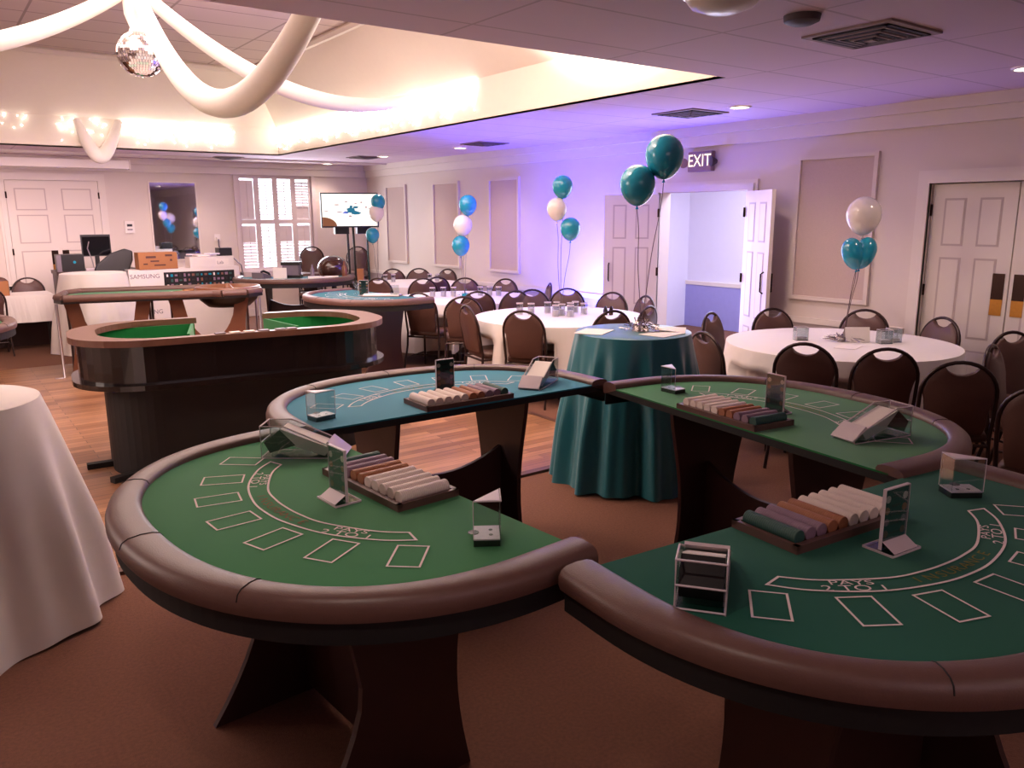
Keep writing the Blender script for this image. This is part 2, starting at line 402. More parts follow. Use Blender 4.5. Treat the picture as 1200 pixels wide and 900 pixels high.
door('door_4', (XW + .05, D2a + .005), PI / 2, .70, 2.05, (-1, 1))
door('door_5', (1.175, YB - .03), 0, .645, 2.38, (-1,), cols=1, rows=((.10, 1.12), (1.22, 1.60), (1.66, 1.95)))
door('door_6', (2.465, YB - .03), PI, .645, 2.38, (1,), cols=1, rows=((.10, 1.12), (1.22, 1.60), (1.66, 1.95)))

# the bright hallway behind the open double door
b = MB()
b.bb(XW + T, 10.2, 3.9, 9.0, -.12, 0.0, M['carpet']); b.bb(10.2, 10.3, 3.9, 9.0, 0, 2.8, M['lav'])
b.bb(XW + T, 10.2, 3.8, 3.9, 0, 2.8, M['lav']); b.bb(XW + T, 10.2, 9.0, 9.1, 0, 2.8, M['lav']); b.bb(XW + T, 10.2, 3.9, 9.0, 2.8, 2.9, M['lav'])
b.bb(10.17, 10.2, 3.9, 9.0, 0, .68, mat('hall_wainscot', (160, 156, 214), .7)); b.bb(10.16, 10.2, 3.9, 9.0, .68, .74, M['trim'])
struct('wall_hallway', b)
# window with plantation shutters
b = MB()
for (x0, x1, z0, z1) in ((WX0 - .07, WX0, WZ0 - .07, WZ1 + .07), (WX1, WX1 + .07, WZ0 - .07, WZ1 + .07), (WX0, WX1, WZ1, WZ1 + .07), (WX0 - .1, WX1 + .1, WZ0 - .09, WZ0)):
    b.bb(x0, x1, YB - .042, YB + .1, z0, z1)
win = struct('window_1', b, M['shutter'])
b = MB(); b.bb(WX0, WX1, YB + .13, YB + .136, WZ0, WZ1); b.build('pane', M['glass'], win)
cwid = (WX1 - WX0) / 4
tilts = [(74, 30), (12, 12), (14, 22), (30, 22)]
for c in range(4):
    x0 = WX0 + c * cwid; x1 = x0 + cwid; f = MB(); sw = .045
    f.bb(x0, x0 + sw, YB + .01, YB + .04, WZ0, WZ1); f.bb(x1 - sw, x1, YB + .01, YB + .04, WZ0, WZ1)
    for z in (WZ0 + .03, 1.72, WZ1 - .03): f.bb(x0 + sw, x1 - sw, YB + .012, YB + .038, z - .04, z + .04)
    fr = f.build('shutter_panel', M['shutter'], win)
    for (z0, z1, ti, part) in ((.91, 1.67, tilts[c][1], 0), (1.77, 2.48, tilts[c][0], 1)):
        lv = MB(); z = z0 + .02; nl = 13; dz = (z1 - z0 - .03) / nl
        for k in range(nl):
            zz = z0 + .03 + k * dz
            tt = ti
            if part == 0 and c != 1 and k > 7: tt = 76
            if part == 1 and c == 3 and k < 4: tt = 76
            a = math.radians(tt); hw = .034
            dy, dzz = hw * math.cos(a), hw * math.sin(a)
            lv.add([(x0 + sw, YB + .06 - dy, zz - dzz), (x1 - sw, YB + .06 - dy, zz - dzz), (x1 - sw, YB + .06 + dy, zz + dzz), (x0 + sw, YB + .06 + dy, zz + dzz)], [(0, 1, 2, 3)])
            lv.add([(x0 + sw, YB + .06 - dy, zz - dzz - .006), (x1 - sw, YB + .06 - dy, zz - dzz - .006), (x1 - sw, YB + .06 + dy, zz + dzz - .006), (x0 + sw, YB + .06 + dy, zz + dzz - .006)], [(0, 1, 2, 3)])
        lv.tube([((x0 + x1) / 2, YB + .015, z0 + .03), ((x0 + x1) / 2, YB + .015, z1 - .03)], .006, 6)
        lv.build('louver_set', M['shutter'], fr)

# ------------------------------------------------------------------ casino tables
def se(a, D, p, s, n=60):
    pts = [(a, 0.0)]
    for i in range(n + 1):
        t = PI * i / n; c, sn = math.cos(t), math.sin(t)
        pts.append((a * math.copysign(abs(c) ** (2 / p), c), s + D * abs(sn) ** (2 / p)))
    pts.append((-a, 0.0)); return pts
OUT = se(.897, .841, 2.184, .129); INN = se(.788, .688, 2.403, .17)
def mixp(s): return [(i[0] + (o[0] - i[0]) * s, i[1] + (o[1] - i[1]) * s) for i, o in zip(INN, OUT)]
FELT_Z = .90
def end_panel(top=.862):
    """upright end panel: hollow dealer-side edge, player-side edge sweeping out to a long foot."""
    P = []
    for i in range(13):
        t = i / 12; P.append((.03 + .075 * math.sin(PI * (t * .85 + .15)) ** 1.3, top * t))
    for i in range(12, -1, -1):
        t = i / 12; P.append((.445 + .10 * max(0, (t - .45) / .55) ** 1.3 + .20 * max(0, 1 - t / .5) ** 1.6, top * t))
    return P
def cross_panel(W=.36, zc=.485, ze=.58):
    P = [(-W, .03), (W, .03)]
    for i in range(13): t = 1 - 2 * i / 12; P.append((t * W, zc + (ze - zc) * t * t))
    return P
def panel_obj(root, c, ang, poly, th, m):
    b = MB(); b.prism([(p[0], p[1]) for p in poly], -th / 2, th / 2)
    R = Matrix.Translation((c[0], c[1], 0)) @ Matrix.Rotation(ang, 4, 'Z') @ Matrix.Rotation(PI / 2, 4, 'X')
    b.v = [tuple(R @ Vector(v)) for v in b.v]
    return b.build('pedestal_panel', m, root)
def arc_at(pts, t): # t in -1..1 along a list
    k = (t + 1) / 2 * (len(pts) - 1); i = min(int(k), len(pts) - 2); f = k - i
    return (pts[i][0] + (pts[i + 1][0] - pts[i][0]) * f, pts[i][1] + (pts[i + 1][1] - pts[i][1]) * f)
def sym(half): return [(-x, y) for x, y in half] + [(x, y) for x, y in reversed(half) if x != 0]
def smooth_curve(pts, n=60):
    out = []
    P = [pts[0]] + pts + [pts[-1]]
    for i in range(1, len(P) - 2):
        for k in range(n // (len(pts) - 1)):
            t = k / (n // (len(pts) - 1)); a, b_, c, d = P[i - 1], P[i], P[i + 1], P[i + 2]
            out.append(tuple(.5 * ((2 * b_[j]) + (-a[j] + c[j]) * t + (2 * a[j] - 5 * b_[j] + 4 * c[j] - d[j]) * t * t + (-a[j] + 3 * b_[j] - 3 * c[j] + d[j]) * t ** 3) for j in (0, 1)))
    out.append(pts[-1]); return out
def layout_meshes(ins):
    w = MB(); z = FELT_Z + .0022; w.mi(M['white_line'])
    for (u, n_, a) in ((0, .648, 0), (.212, .617, -14), (.398, .53, -28), (.567, .392, -45), (-.212, .617, 14), (-.398, .53, 28), (-.567, .392, 45)):
        a = math.radians(a); q = [rot(p, a) for p in ((-.0435, -.0675), (.0435, -.0675), (.0435, .0675), (-.0435, .0675))]
        w.line([(u + p[0], n_ + p[1]) for p in q], .006, z, closed=True)
    oc = smooth_curve(sym([(.49, .315), (.42, .395), (.28, .487), (.12, .537), (0, .548)])); ic = smooth_curve(sym([(.43, .30), (.355, .37), (.2, .452), (.09, .475), (0, .48)]))
    w.line(oc + ic[::-1], .007, z, closed=True)
    mid = smooth_curve(sym([(.455, .31), (.385, .385), (.24, .472), (.105, .507), (0, .514)]))
    for sgn in (-1, 1):
        for (txt, size, off) in (('PAYS', .034, -.016), ('2 TO 1', .042, .014)):
            c = arc_at(mid, sgn * .62); d0 = arc_at(mid, sgn * .62 - .04); d1 = arc_at(mid, sgn * .62 + .04)
            tx, ty = d1[0] - d0[0], d1[1] - d0[1]; l = math.hypot(tx, ty); tx, ty = -tx / l, -ty / l     # text runs toward -u
            # up = toward the dealer
            ux, uy = -ty, tx
            vs, fs = text_geo(txt, size)
            wid = 1.35 if txt != 'PAYS' else 1.5
            w.add([(c[0] - ux * off + tx * x * wid + ux * y, c[1] - uy * off + ty * x * wid + uy * y, z) for x, y, _ in vs], fs)
    for k, ch in enumerate('INSURANCE'):
        t = -(k - 4) * .085; c = arc_at(mid, t); d0 = arc_at(mid, t - .03); d1 = arc_at(mid, t + .03)
        tx, ty = d1[0] - d0[0], d1[1] - d0[1]; l = math.hypot(tx, ty); tx, ty = -tx / l, -ty / l; ux, uy = -ty, tx
        vs, fs = text_geo(ch, .042)
        w.add([(c[0] + tx * x * 1.2 + ux * y, c[1] + ty * x * 1.2 + uy * y, z) for x, y, _ in vs], fs, ins)
    return w
def make_bj(loc, rz, label, felt, ins):
    r = thing('blackjack_table', (loc[0], loc[1], 0), label, 'casino table', None, rz)
    b = MB(); b.prism(mixp(.8), .862, .893); b.build('table_top', M['lamdk'], r)
    b = MB(); c0, c1 = mixp(.70), mixp(.84); nn = len(OUT)
    b.add([(*p, .80) for p in c0] + [(*p, .80) for p in c1] + [(*p, .863) for p in c1], [(i, i + 1, nn + i + 1, nn + i) for i in range(nn - 1)] + [(nn + i, nn + i + 1, 2 * nn + i + 1, 2 * nn + i) for i in range(nn - 1)])
    b.build('apron', M['lamdk'], r)
    b = MB(); b.prism(mixp(.45), .893, FELT_Z); fo = b.build('felt', felt, r)
    layout_meshes(ins).build('layout_print', None, fo)
    prof = [(-.02, .893), (-.03, .908), (.04, .920), (.2, .926), (.5, .928), (.8, .924), (.95, .915), (1.02, .898), (1.02, .878), (.97, .862), (.85, .860)]
    curves = [mixp(s) for s, z in prof]; nn = len(OUT); vs = []; fs = []
    for j, (s, z) in enumerate(prof): vs += [(p[0], p[1], z) for p in curves[j]]
    for j in range(len(prof) - 1):
        for i in range(nn - 1): fs.append((j * nn + i, j * nn + i + 1, (j + 1) * nn + i + 1, (j + 1) * nn + i))
    fs.append(tuple(j * nn for j in range(len(prof)))); fs.append(tuple(j * nn + nn - 1 for j in range(len(prof) - 1, -1, -1)))
    b = MB(); b.add(vs, fs); ar = b.build('armrest', M['rail'], r, True)
    for t in (-.36, .36, 0.0):
        b = MB(); i = int((t + 1) / 2 * (nn - 1)); b.tube([(curves[j][i][0], curves[j][i][1], prof[j][1] + .0006) for j in range(1, 8)], .0018, 5); b.build('seam', M['lamdk'], ar)
    for u in (-.37, .37): panel_obj(r, (u, 0), PI / 2, end_panel(), .024, M['pedestal'])
    panel_obj(r, (0, .27), 0, cross_panel(), .022, M['pedestal'])
    return r
BJ = dict(LT=(1.311, 2.385, 1.643), BL=(2.056, 3.162, -.019), UR=(2.772, 2.218, -1.70), LR=(2.103, 1.379, 3.059))
make_bj(BJ['LT'], BJ['LT'][2], 'green blackjack table at front left, its brown rail bulging toward the white cocktail table', M['felt_g'], M['faint_r'])
make_bj(BJ['BL'], BJ['BL'][2], 'blue-light-tinted felt blackjack table in front of the teal draped cocktail table and craps table', M['felt_b'], M['faint'])
make_bj(BJ['UR'], BJ['UR'][2], 'green blackjack table with its rail toward the brown chairs of the right round table', M['felt_g'], M['faint'])
make_bj(BJ['LR'], BJ['LR'][2], 'shade-darkened green blackjack table nearest the camera, cut by the lower right photo edge', M['felt_d'], M['faint'])
make_bj((-.35, 8.45), -PI / 2 + .1, 'green felt casino table at far left edge with only its rounded brown end showing', M['felt_g'], M['faint'])
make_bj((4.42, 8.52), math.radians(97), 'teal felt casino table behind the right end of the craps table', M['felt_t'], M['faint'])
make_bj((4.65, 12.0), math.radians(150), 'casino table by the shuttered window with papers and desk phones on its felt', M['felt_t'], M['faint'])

# ---- equipment on the four near tables
def tloc(T, u, n_, z=FELT_Z): p = rot((u, n_), T[2]); return (T[0] + p[0], T[1] + p[1], z)
WHERE = dict(LT='front left green table', BL='teal blue felt table', UR='green table beside the right chairs', LR='nearest dark green table')
def chip_tray_meshes():
    b = MB(); W, D = .50, .235
    b.bb(-W / 2, W / 2, -D / 2, D / 2, 0, .010); b.bb(-W / 2, W / 2, -D / 2, -D / 2 + .018, .01, .024); b.bb(-W / 2, W / 2, D / 2 - .018, D / 2, .01, .024)
    b.bb(-W / 2, -W / 2 + .014, -D / 2, D / 2, .01, .024); b.bb(W / 2 - .014, W / 2, -D / 2, D / 2, .01, .024)
    for k in range(11): x = -W / 2 + .014 + k * .0472; b.bb(x - .002, x + .002, -D / 2 + .018, D / 2 - .018, .01, .02)
    return b
TRAY = chip_tray_meshes()
def roll_mesh():
    b = MB(); prof = []; L = .186; nch = 26
    for k in range(nch):
        z0 = -L / 2 + k * L / nch; z1 = z0 + L / nch; prof += [(.0205, z0 + .0004), (.0213, z0 + .0018), (.0213, z1 - .0018), (.0205, z1 - .0004)]
    b.lathe(prof, 16); R = Matrix.Rotation(PI / 2, 4, 'X'); b.v = [tuple(R @ Vector(v)) for v in b.v]; return b
ROLL = roll_mesh(); ROLLME = {}
CH = [('w', 'white'), ('w', 'white'), ('w', 'white'), ('w', 'white'), ('w', 'white'), ('o', 'orange'), ('o', 'orange'), ('m', 'mauve grey'), ('m', 'mauve grey'), ('g', 'dark green')]
POSN = dict(LT=(-.02, .118), BL=(.02, .122), UR=(-.05, .118), LR=(.03, .118))
for k, T_ in BJ.items():
    if True:
        u0, n0 = POSN[k]; c = tloc(T_, u0, n0)
        o = TRAY.build('chip_tray', M['tray']); o.location = c; o.rotation_euler = (0, 0, T_[2])
        tag(o, 'brown chip tray full of chip rolls on the ' + WHERE[k], 'chip tray', 'chip trays')
        cols = CH
        for j, (cc, cn) in enumerate(cols):
            u = u0 - .25 + .014 + .0236 + j * .0472; p = tloc(T_, u, n0, FELT_Z + .0326)
            if cc not in ROLLME:
                ob = ROLL.build('chip_roll', M['chip_' + cc], None, True); ROLLME[cc] = ob
            else:
                ob = ROLLME[cc].copy(); COL.objects.link(ob)
            ob.location = p; ob.rotation_euler = (0, 0, T_[2])
            lab = 'roll of %s chips in the tray on the %s' % (cn, WHERE[k])
            if cc == 'g': lab = 'dark green chip roll at the tray end on the ' + WHERE[k]
            tag(ob, lab, 'casino chips', '%s chip rolls on the %s' % (cn, WHERE[k]))
def make_sign(loc, rz, label):
    r = thing('rules_sign', loc, label, 'table sign', 'acrylic rules signs', rz)
    b = MB(); W, H = .105, .155
    b.bb(-W / 2 - .01, W / 2 + .01, -.045, .045, 0, .006, M['acry'])
    for y in (-.045, .045): b.bb(-W / 2 - .01, W / 2 + .01, y - .0015, y + .0015, 0, .006, M['edge'])
    for x in (-W / 2 - .01, W / 2 + .01): b.bb(x - .0015, x + .0015, -.045, .045, 0, .006, M['edge'])
    b.build('base', None, r)
    b = MB(); b.add([(-W / 2, .004, .03), (W / 2, .004, .03), (W / 2, .043, .007), (-W / 2, .043, .007)], [(0, 1, 2, 3)]); b.build('foot_flap', M['edge'], r)
    b = MB(); b.bb(-W / 2, W / 2, -.005, -.003, .006, H + .02, M['acry']); b.bb(-W / 2, W / 2, .003, .005, .006, H + .02, M['acry'])
    b.bb(-W / 2, W / 2, -.005, .005, H + .02, H + .023, M['edge']); b.bb(-W / 2 - .0015, -W / 2, -.005, .005, .006, H + .022, M['edge']); b.bb(W / 2, W / 2 + .0015, -.005, .005, .006, H + .022, M['edge'])
    b.build('holder', None, r)
    b = MB(); b.bb(-W / 2 + .002, W / 2 - .002, -.0015, .0015, .012, H + .017, M['sign'])
    for sy in (-1, 1):
        y = sy * .0022
        for j, (mm) in enumerate((M['chip_w'], M['chip_o'], M['chip_m'], M['chip_b'])):
            for x in (-.038, .038):
                R = Matrix.Translation((x, y, H - .008 - j * .033)) @ Matrix.Rotation(PI / 2, 4, 'X')
                b.lathe([(.0105, -.0006), (.0105, .0006)], 14, mm, T=R)
        for j in range(5): b.box((0, y, H - .004 - j * .026), (.044 - .008 * (j % 2), .0008, .006), M['black'])
    b.build('rules_card', None, r)
    return r
for k, (u, n_, tw) in dict(LT=(-.045, .318, 0), BL=(.055, .32, 0), UR=(-.015, .345, 0), LR=(.02, .34, 0)).items():
    make_sign(tloc(BJ[k], u, n_), BJ[k][2] + tw, 'upright acrylic sign with dark green rules card on the ' + WHERE[k])
def make_shoe(loc, rz, label):
    r = thing('card_shoe', loc, label, 'card shoe', 'card shoes', rz)
    L, W, H = .31, .115, .125           # long axis x, mouth at -x
    for y in (-W / 2, W / 2):
        b = MB(); prof = [(-L / 2, 0), (L / 2, 0), (L / 2, H), (L / 2 - .09, H), (-L / 2 + .05, .05), (-L / 2, .02)]
        R = Matrix.Translation((0, y, 0)) @ Matrix.Rotation(PI / 2, 4, 'X'); b.prism(prof, -.002, .002, M['acry'], T=R)
        pts = [(p[0], y, p[1]) for p in prof]; b.tube(pts, .0028, 5, M['edge'], closed=True)
        b.build('side_wall', None, r)
    b = MB(); b.bb(-L / 2, L / 2, -W / 2, W / 2, 0, .004, M['acry']); b.tube([(L / 2, -W / 2, .062), (L / 2, W / 2, .062)], .003, 5, M['edge']); b.tube([(L / 2, -W / 2, .004), (L / 2, W / 2, .004)], .003, 5, M['edge']); b.tube([(L / 2, -W / 2, H), (L / 2, W / 2, H)], .003, 5, M['edge'])
    b.build('base', None, r)
    b = MB(); prof = [(-L / 2 + .045, .038), (L / 2 - .075, H - .012), (L / 2 - .045, H - .055), (-L / 2 + .07, .008)]
    R = Matrix.Rotation(PI / 2, 4, 'X'); b.prism(prof, -W / 2 + .008, W / 2 - .008, M['card'], T=R); b.build('deck_of_cards', None, r)
    b = MB(); prof = [(L / 2 - .072, H - .014), (L / 2 - .01, .06), (L / 2 - .03, .02), (L / 2 - .13, .05)]
    b.prism(prof, -W / 2 + .006, W / 2 - .006, M['black'], T=R); b.build('weight_block', None, r)
    b = MB(); prof = [(-L / 2 - .012, .012), (-L / 2 + .055, .066), (-L / 2 + .062, .060), (-L / 2 - .005, .005)]
    b.prism(prof, -W / 2, W / 2, M['edge'], T=R); b.build('mouth_plate', None, r)
    return r
# shoe: mouth toward the tray (local -u)
for k, (x, y, a) in dict(LT=(1.11, 2.87, 2.49), BL=(2.633, 3.349, .56), UR=(3.075, 1.687, -.217), LR=(1.471, 1.205, -2.498)).items():
    make_shoe((x, y, FELT_Z), a, 'clear acrylic card shoe with white deck on the ' + WHERE[k])
def make_discard(loc, rz, label):
    r = thing('discard_holder', loc, label, 'card holder', 'discard holders', rz)
    b = MB(); b.bb(-.05, .05, -.037, .037, 0, .018, M['black']); b.bb(-.05, .05, -.037, .037, .018, .022, M['edge'])
    for x in (-.018, .018): b.lathe([(.006, .022), (.006, .0228)], 10, M['black'], c=(x, -.012, 0))
    b.lathe([(.016, .022), (.016, .0232)], 14, M['black'], c=(0, .037, 0)); b.build('base', None, r)
    b = MB(); b.bb(-.05, .05, -.039, -.036, 0, .135, M['acry']); b.bb(-.052, -.049, -.037, .037, 0, .135, M['acry']); b.build('clear_wall', None, r)
    b = MB(); b.add([(-.052, -.04, .135), (.05, -.04, .135), (-.052, .037, .135)], [(0, 1, 2)], M['edge']); b.add([(-.052, -.04, .131), (.05, -.04, .131), (-.052, .037, .131)], [(0, 1, 2)], M['edge'])
    b.tube([(-.052, .037, .133), (-.052, -.04, .133), (.05, -.04, .133)], .002, 5, M['edge']); b.tube([(.05, -.04, .022), (.05, -.04, .133)], .0012, 5, M['edge']); b.tube([(-.052, .037, .022), (-.052, .037, .133)], .0012, 5, M['edge']); b.build('top_rim', None, r)
    return r
for k, (u, n_, a) in dict(LT=(-.615, .16, -.65), BL=(-.68, .18, .2), UR=(-.585, .22, .1), LR=(-.56, .2, 2.6)).items():
    make_discard(tloc(BJ[k], u, n_), BJ[k][2] + a, 'clear discard card holder with pale base on the ' + WHERE[k])

# ------------------------------------------------------------------ craps table
def stadium(L, W, r, n=10):
    P = []
    for (cx, cy, a0) in ((L / 2 - r, W / 2 - r, 0), (-L / 2 + r, W / 2 - r, PI / 2), (-L / 2 + r, -W / 2 + r, PI), (L / 2 - r, -W / 2 + r, 3 * PI / 2)):
        for i in range(n + 1):
            a = a0 + PI / 2 * i / n; P.append((cx + r * math.cos(a), cy + r * math.sin(a)))
    return P
cr = thing('craps_table', (1.89, 6.22, 0), 'long oval craps table with dark tub sides, two green wells and black skirt', 'casino table', None, math.radians(-6.5))
L_, W_ = 2.28, 1.2
b = MB(); b.prism(stadium(L_, W_, .5), .655, .69); b.build('lower_ledge', M['craps'], cr)
b = MB(); b.prism([(x * .93 + 0, y) for x, y in stadium(2.02, .98, .35)], 0.015, .655); b.build('black_skirt', M['lamdk'], cr)
for (x, y) in ((-1.03, -.05), (-.9, -.45), (1.03, .05), (.9, -.45)):
    b = MB(); b.box((x * .97, y, .03), (.22, .06, .055), rz=math.atan2(y, x)); b.build('foot', M['lamdk'], cr)
def wall_ring(outer, inner, z0, z1, skip):
    b = MB(); n = len(outer)
    for i in range(n):
        j = (i + 1) % n
        mx, my = (outer[i][0] + outer[j][0]) / 2, (outer[i][1] + outer[j][1]) / 2
        if skip(mx, my): continue
        q = [outer[i], outer[j], inner[j], inner[i]]
        vs = [(*p, z0) for p in q] + [(*p, z1) for p in q]
        b.add(vs, [(3, 2, 1, 0), (4, 5, 6, 7), (0, 1, 5, 4), (1, 2, 6, 5), (2, 3, 7, 6), (3, 0, 4, 7)])
    return b
def dens(P, m=8):
    out = []
    for i in range(len(P)):
        a, c = P[i], P[(i + 1) % len(P)]; d = math.hypot(a[0] - c[0], a[1] - c[1]); k = max(1, int(d / .05))
        out += [(a[0] + (c[0] - a[0]) * t / k, a[1] + (c[1] - a[1]) * t / k) for t in range(k)]
    return out
So = dens(stadium(L_ - .1, W_ - .1, .46))
def shrink(P, fx, fy): return [(x * fx, y * fy) for x, y in P]
notch = lambda x, y: (y > .3 and -.24 < x < .36)
wall_ring(So, shrink(So, .97, .95), .69, .955, notch).build('tub_wall', M['craps'], cr, False)
wall_ring(shrink(So, .969, .949), shrink(So, .955, .93), .70, .953, notch).build('wall_lining', M['felt_g'], cr, False)
b = MB(); b.prism(shrink(So, .965, .945), .69, .80, M['felt_g']); b.build('layout_felt', None, cr)
for (x0, nm) in ((-.24, 0), (.36, 1)):
    b = MB(); sx = -1 if nm == 0 else 1
    b.add([(x0, .54, .69), (x0 + sx * .12, -.1, .69), (x0 + sx * .12, -.1, .955), (x0, .54, .955), (x0 - sx * .02, .54, .69), (x0 + sx * .10, -.1, .69), (x0 + sx * .10, -.1, .955), (x0 - sx * .02, .54, .955)],
          [(0, 1, 2, 3), (7, 6, 5, 4), (0, 4, 5, 1), (3, 2, 6, 7), (1, 5, 6, 2), (0, 3, 7, 4)]); b.build('well_divider', M['felt_g'], cr)
Ro = dens(stadium(L_, W_, .5)); Ri = shrink(Ro, .80, .84); Ri2 = [(x * (.84 if abs(x) > .8 else .86) , y * .87) for x, y in Ro]
wall_ring(Ro, Ri2, .955, 1.0, notch).build('top_rail', M['walnut'], cr)
for x in (-.2, -.1, 0, .1, .22, .3):
    b = MB(); b.box((x, -.55, 1.004), (.07, .05, .008), None, .1); b.build('marker', M['card'] if x in (-.1, 0) else M['grey'], cr)

# ------------------------------------------------------------------ roulette table
ro = thing('roulette_table', (2.29, 10.35, 0), 'long roulette table with green layout strip standing in front of the big carton', 'casino table', None, math.radians(-15.5))
pl = [(-1.1, -.30), (-1.0, -.5), (.62, -.5), (.72, -.56), (1.0, -.52), (1.17, -.3), (1.17, .25), (1.0, .5), (-.95, .5), (-1.1, .3)]
b = MB(); b.prism(pl, .86, .905); b.build('table_top', M['lam'], ro)
b = MB(); b.prism([(x * .92, y * .78) for x, y in pl], .905, .911); fl = b.build('felt', M['felt_g'], ro)
b = MB(); z = .913
for i in range(13): b.line([(-.75 + i * .095, -.3), (-.75 + i * .095, .1)], .008, z)
for yy in (-.3, -.166, -.033, .1): b.line([(-.75, yy), (.39, yy)], .008, z)
b.build('number_grid', M['chip_m'], fl)
b = MB(); n = len(pl)
for i in range(n):
    p, q = pl[i], pl[(i + 1) % n]; b.tube([(p[0] * .97, p[1] * .94, .915), (q[0] * .97, q[1] * .94, .915)], .045, 8)
b.build('armrest', M['rail'], ro, True)
b = MB(); b.lathe([(.36, .86), (.40, .93), (.385, .965), (.345, .965), (.31, .93), (.12, .915), (.06, .94), (.02, 1.0), (.0, 1.0)], 28, M['drum'], c=(.78, 0, 0), cap=False); wh = b.build('roulette_wheel', None, ro, True)
b = MB(); b.lathe([(.0, .70), (.25, .72), (.34, .80), (.36, .86)], 24, M['lam'], c=(.78, 0, 0), cap=False); b.build('wheel_well', None, ro, True)
def wide_panel(W, top, uh, leg=.16):
    P = [(-W, 0), (W, 0)]
    for i in range(1, 12): t = i / 12; P.append((W - .07 * math.sin(PI * t), top * t))
    P += [(W, top), (W - leg, top)]
    for i in range(1, 14): t = 1 - 2 * i / 14; P.append((t * (W - leg), top - uh * (1 - t * t) ** .6))
    P += [(-W + leg, top), (-W, top)]
    for i in range(11, 0, -1): t = i / 12; P.append((-(W - .07 * math.sin(PI * t)), top * t))
    return P
panlit = mat('lit_toned_panel', (120, 74, 52), .4, noise=.25, scale=6)  # lighter copy of the pedestal brown, light painted into the colour
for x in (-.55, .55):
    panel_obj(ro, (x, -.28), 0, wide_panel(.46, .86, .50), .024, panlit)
for x in (-.98, -.12, .12, .98):
    panel_obj(ro, (x, .05), PI / 2, wide_panel(.34, .86, .3, .1), .024, M['pedestal'])
for x in (-1.06, 1.12):
    for y in (-.42, .42): b = MB(); b.tube([(x, y, .86), (x, y, .02), (x - .09, y * 1.12, .012)], .016, 8); b.build('leg', M['silver'], ro, True)
for j, (x, y, a, mm) in enumerate(((.1, -.2, .3, 'card'), (.26, -.12, .2, 'cardb'), (.42, -.22, .5, 'card'), (.34, .1, .1, 'cardb'))):
    p = rot((x, y), ro.rotation_euler[2]); b = MB(); b.box((0, 0, .012), (.16, .09, .018)); o = b.build('chip_pile', M[mm]); o.location = (2.29 + p[0], 10.35 + p[1], .912); o.rotation_euler = (0, 0, a)
    tag(o, ('pale stack of notes' if mm == 'card' else 'tan stack of notes') + ' on the roulette table, ' + ('nearer the wheel' if x > .3 else 'farther from the wheel'), 'play money')

# ------------------------------------------------------------------ cloths
def round_cloth(r, top, hem_z, hem_r, folds, amp, seed, n=120, jag=.0):
    rnd = random.Random(seed); ph = [rnd.uniform(0, 2 * PI) for _ in range(5)]
    b = MB(); vs = [(0, 0, top)]; fs = []
    rings = [(.5, 0), (.94, 0)] ; rows = []
    rows.append([(r * .5, top)] * n); rows.append([(r * .96, top)] * n); 
    prof = 12; allr = []
    for rr in (.5, .96): allr.append([(r * rr * math.cos(2 * PI * i / n), r * rr * math.sin(2 * PI * i / n), top) for i in range(n)])
    for j in range(prof + 1):
        t = j / prof; row = []
        for i in range(n):
            a = 2 * PI * i / n
            w = math.sin(folds * a + ph[0]) * .55 + math.sin((folds * 1.7 // 1) * a + ph[1]) * .3 + math.sin((folds // 2) * a + ph[2]) * .35
            if w > .2: w = .2 + (w - .2) * 1.3
            rad = r + (hem_r - r) * (t ** .85) + amp * w * min(1, t * 1.6) ** 1.2
            z = top - .006 - (top - hem_z) * t + (jag * math.sin(3 * a + ph[3]) * t if t > .9 else 0)
            if j == 0: rad = r
            row.append((rad * math.cos(a), rad * math.sin(a), z))
        allr.append(row)
    for row in allr: vs += row
    for i in range(n): fs.append((0, 1 + i, 1 + (i + 1) % n))
    for j in range(len(allr) - 1):
        for i in range(n):
            k = (i + 1) % n; fs.append((1 + j * n + i, 1 + j * n + k, 1 + (j + 1) * n + k, 1 + (j + 1) * n + i))
    b.add(vs, fs); return b
def pedestal_table(loc, r, top, label, name='cocktail_table', cat='table', group=None):
    t = thing(name, (loc[0], loc[1], 0), label, cat, group)
    b = MB(); b.lathe([(r - .01, top - .03), (r - .005, top - .004), (0.0, top - .004)], 32, cap=False); b.build('table_top', M['lam'], t)
    b = MB(); b.lathe([(.03, .04), (.03, top - .03)], 12); b.build('post', M['lam'], t)
    b = MB(); b.lathe([(min(.28, r * .6), .0), (min(.28, r * .6), .02), (.04, .05)], 24); b.build('base', M['lam'], t)
    return t
pedestal_table((-.03, 4.15), .38, 1.02, 'tall cocktail table hidden under a white floor length cloth at left edge')
o = round_cloth(.39, 1.03, .012, .575, 8, .055, 3, 200, .012).build('tablecloth', M['cloth'], None, True); o.location = (-.03, 4.15, 0)
tag(o, 'white floor length cloth draped over the cocktail table at front left edge', 'tablecloth')
pedestal_table((3.85, 3.86), .38, 1.02, 'tall cocktail table under the teal cloth behind the blackjack tables')
o = round_cloth(.39, 1.03, .012, .53, 13, .06, 11, 220, .012).build('tablecloth', M['tealcloth'], None, True); o.location = (3.85, 3.86, 0)
tag(o, 'teal satin floor length cloth draped over the cocktail table in the middle', 'tablecloth')
pedestal_table((1.88, 12.3), .40, 1.06, 'tall cocktail table under a white cloth behind the roulette table')
o = round_cloth(.41, 1.07, .012, .58, 10, .035, 21, 120).build('tablecloth', M['cloth'], None, True); o.location = (1.88, 12.3, 0)
tag(o, 'white floor length cloth on the cocktail table behind the roulette table', 'tablecloth')
RT = dict(right=(5.99, 3.63, 'right hand round table near the double door'), mid=(5.35, 6.45, 'round table in front of the open doorway'), c=(5.65, 8.75, 'second round table behind the open doorway table'), d=(6.2, 11.2, 'farthest round table near the screen'))
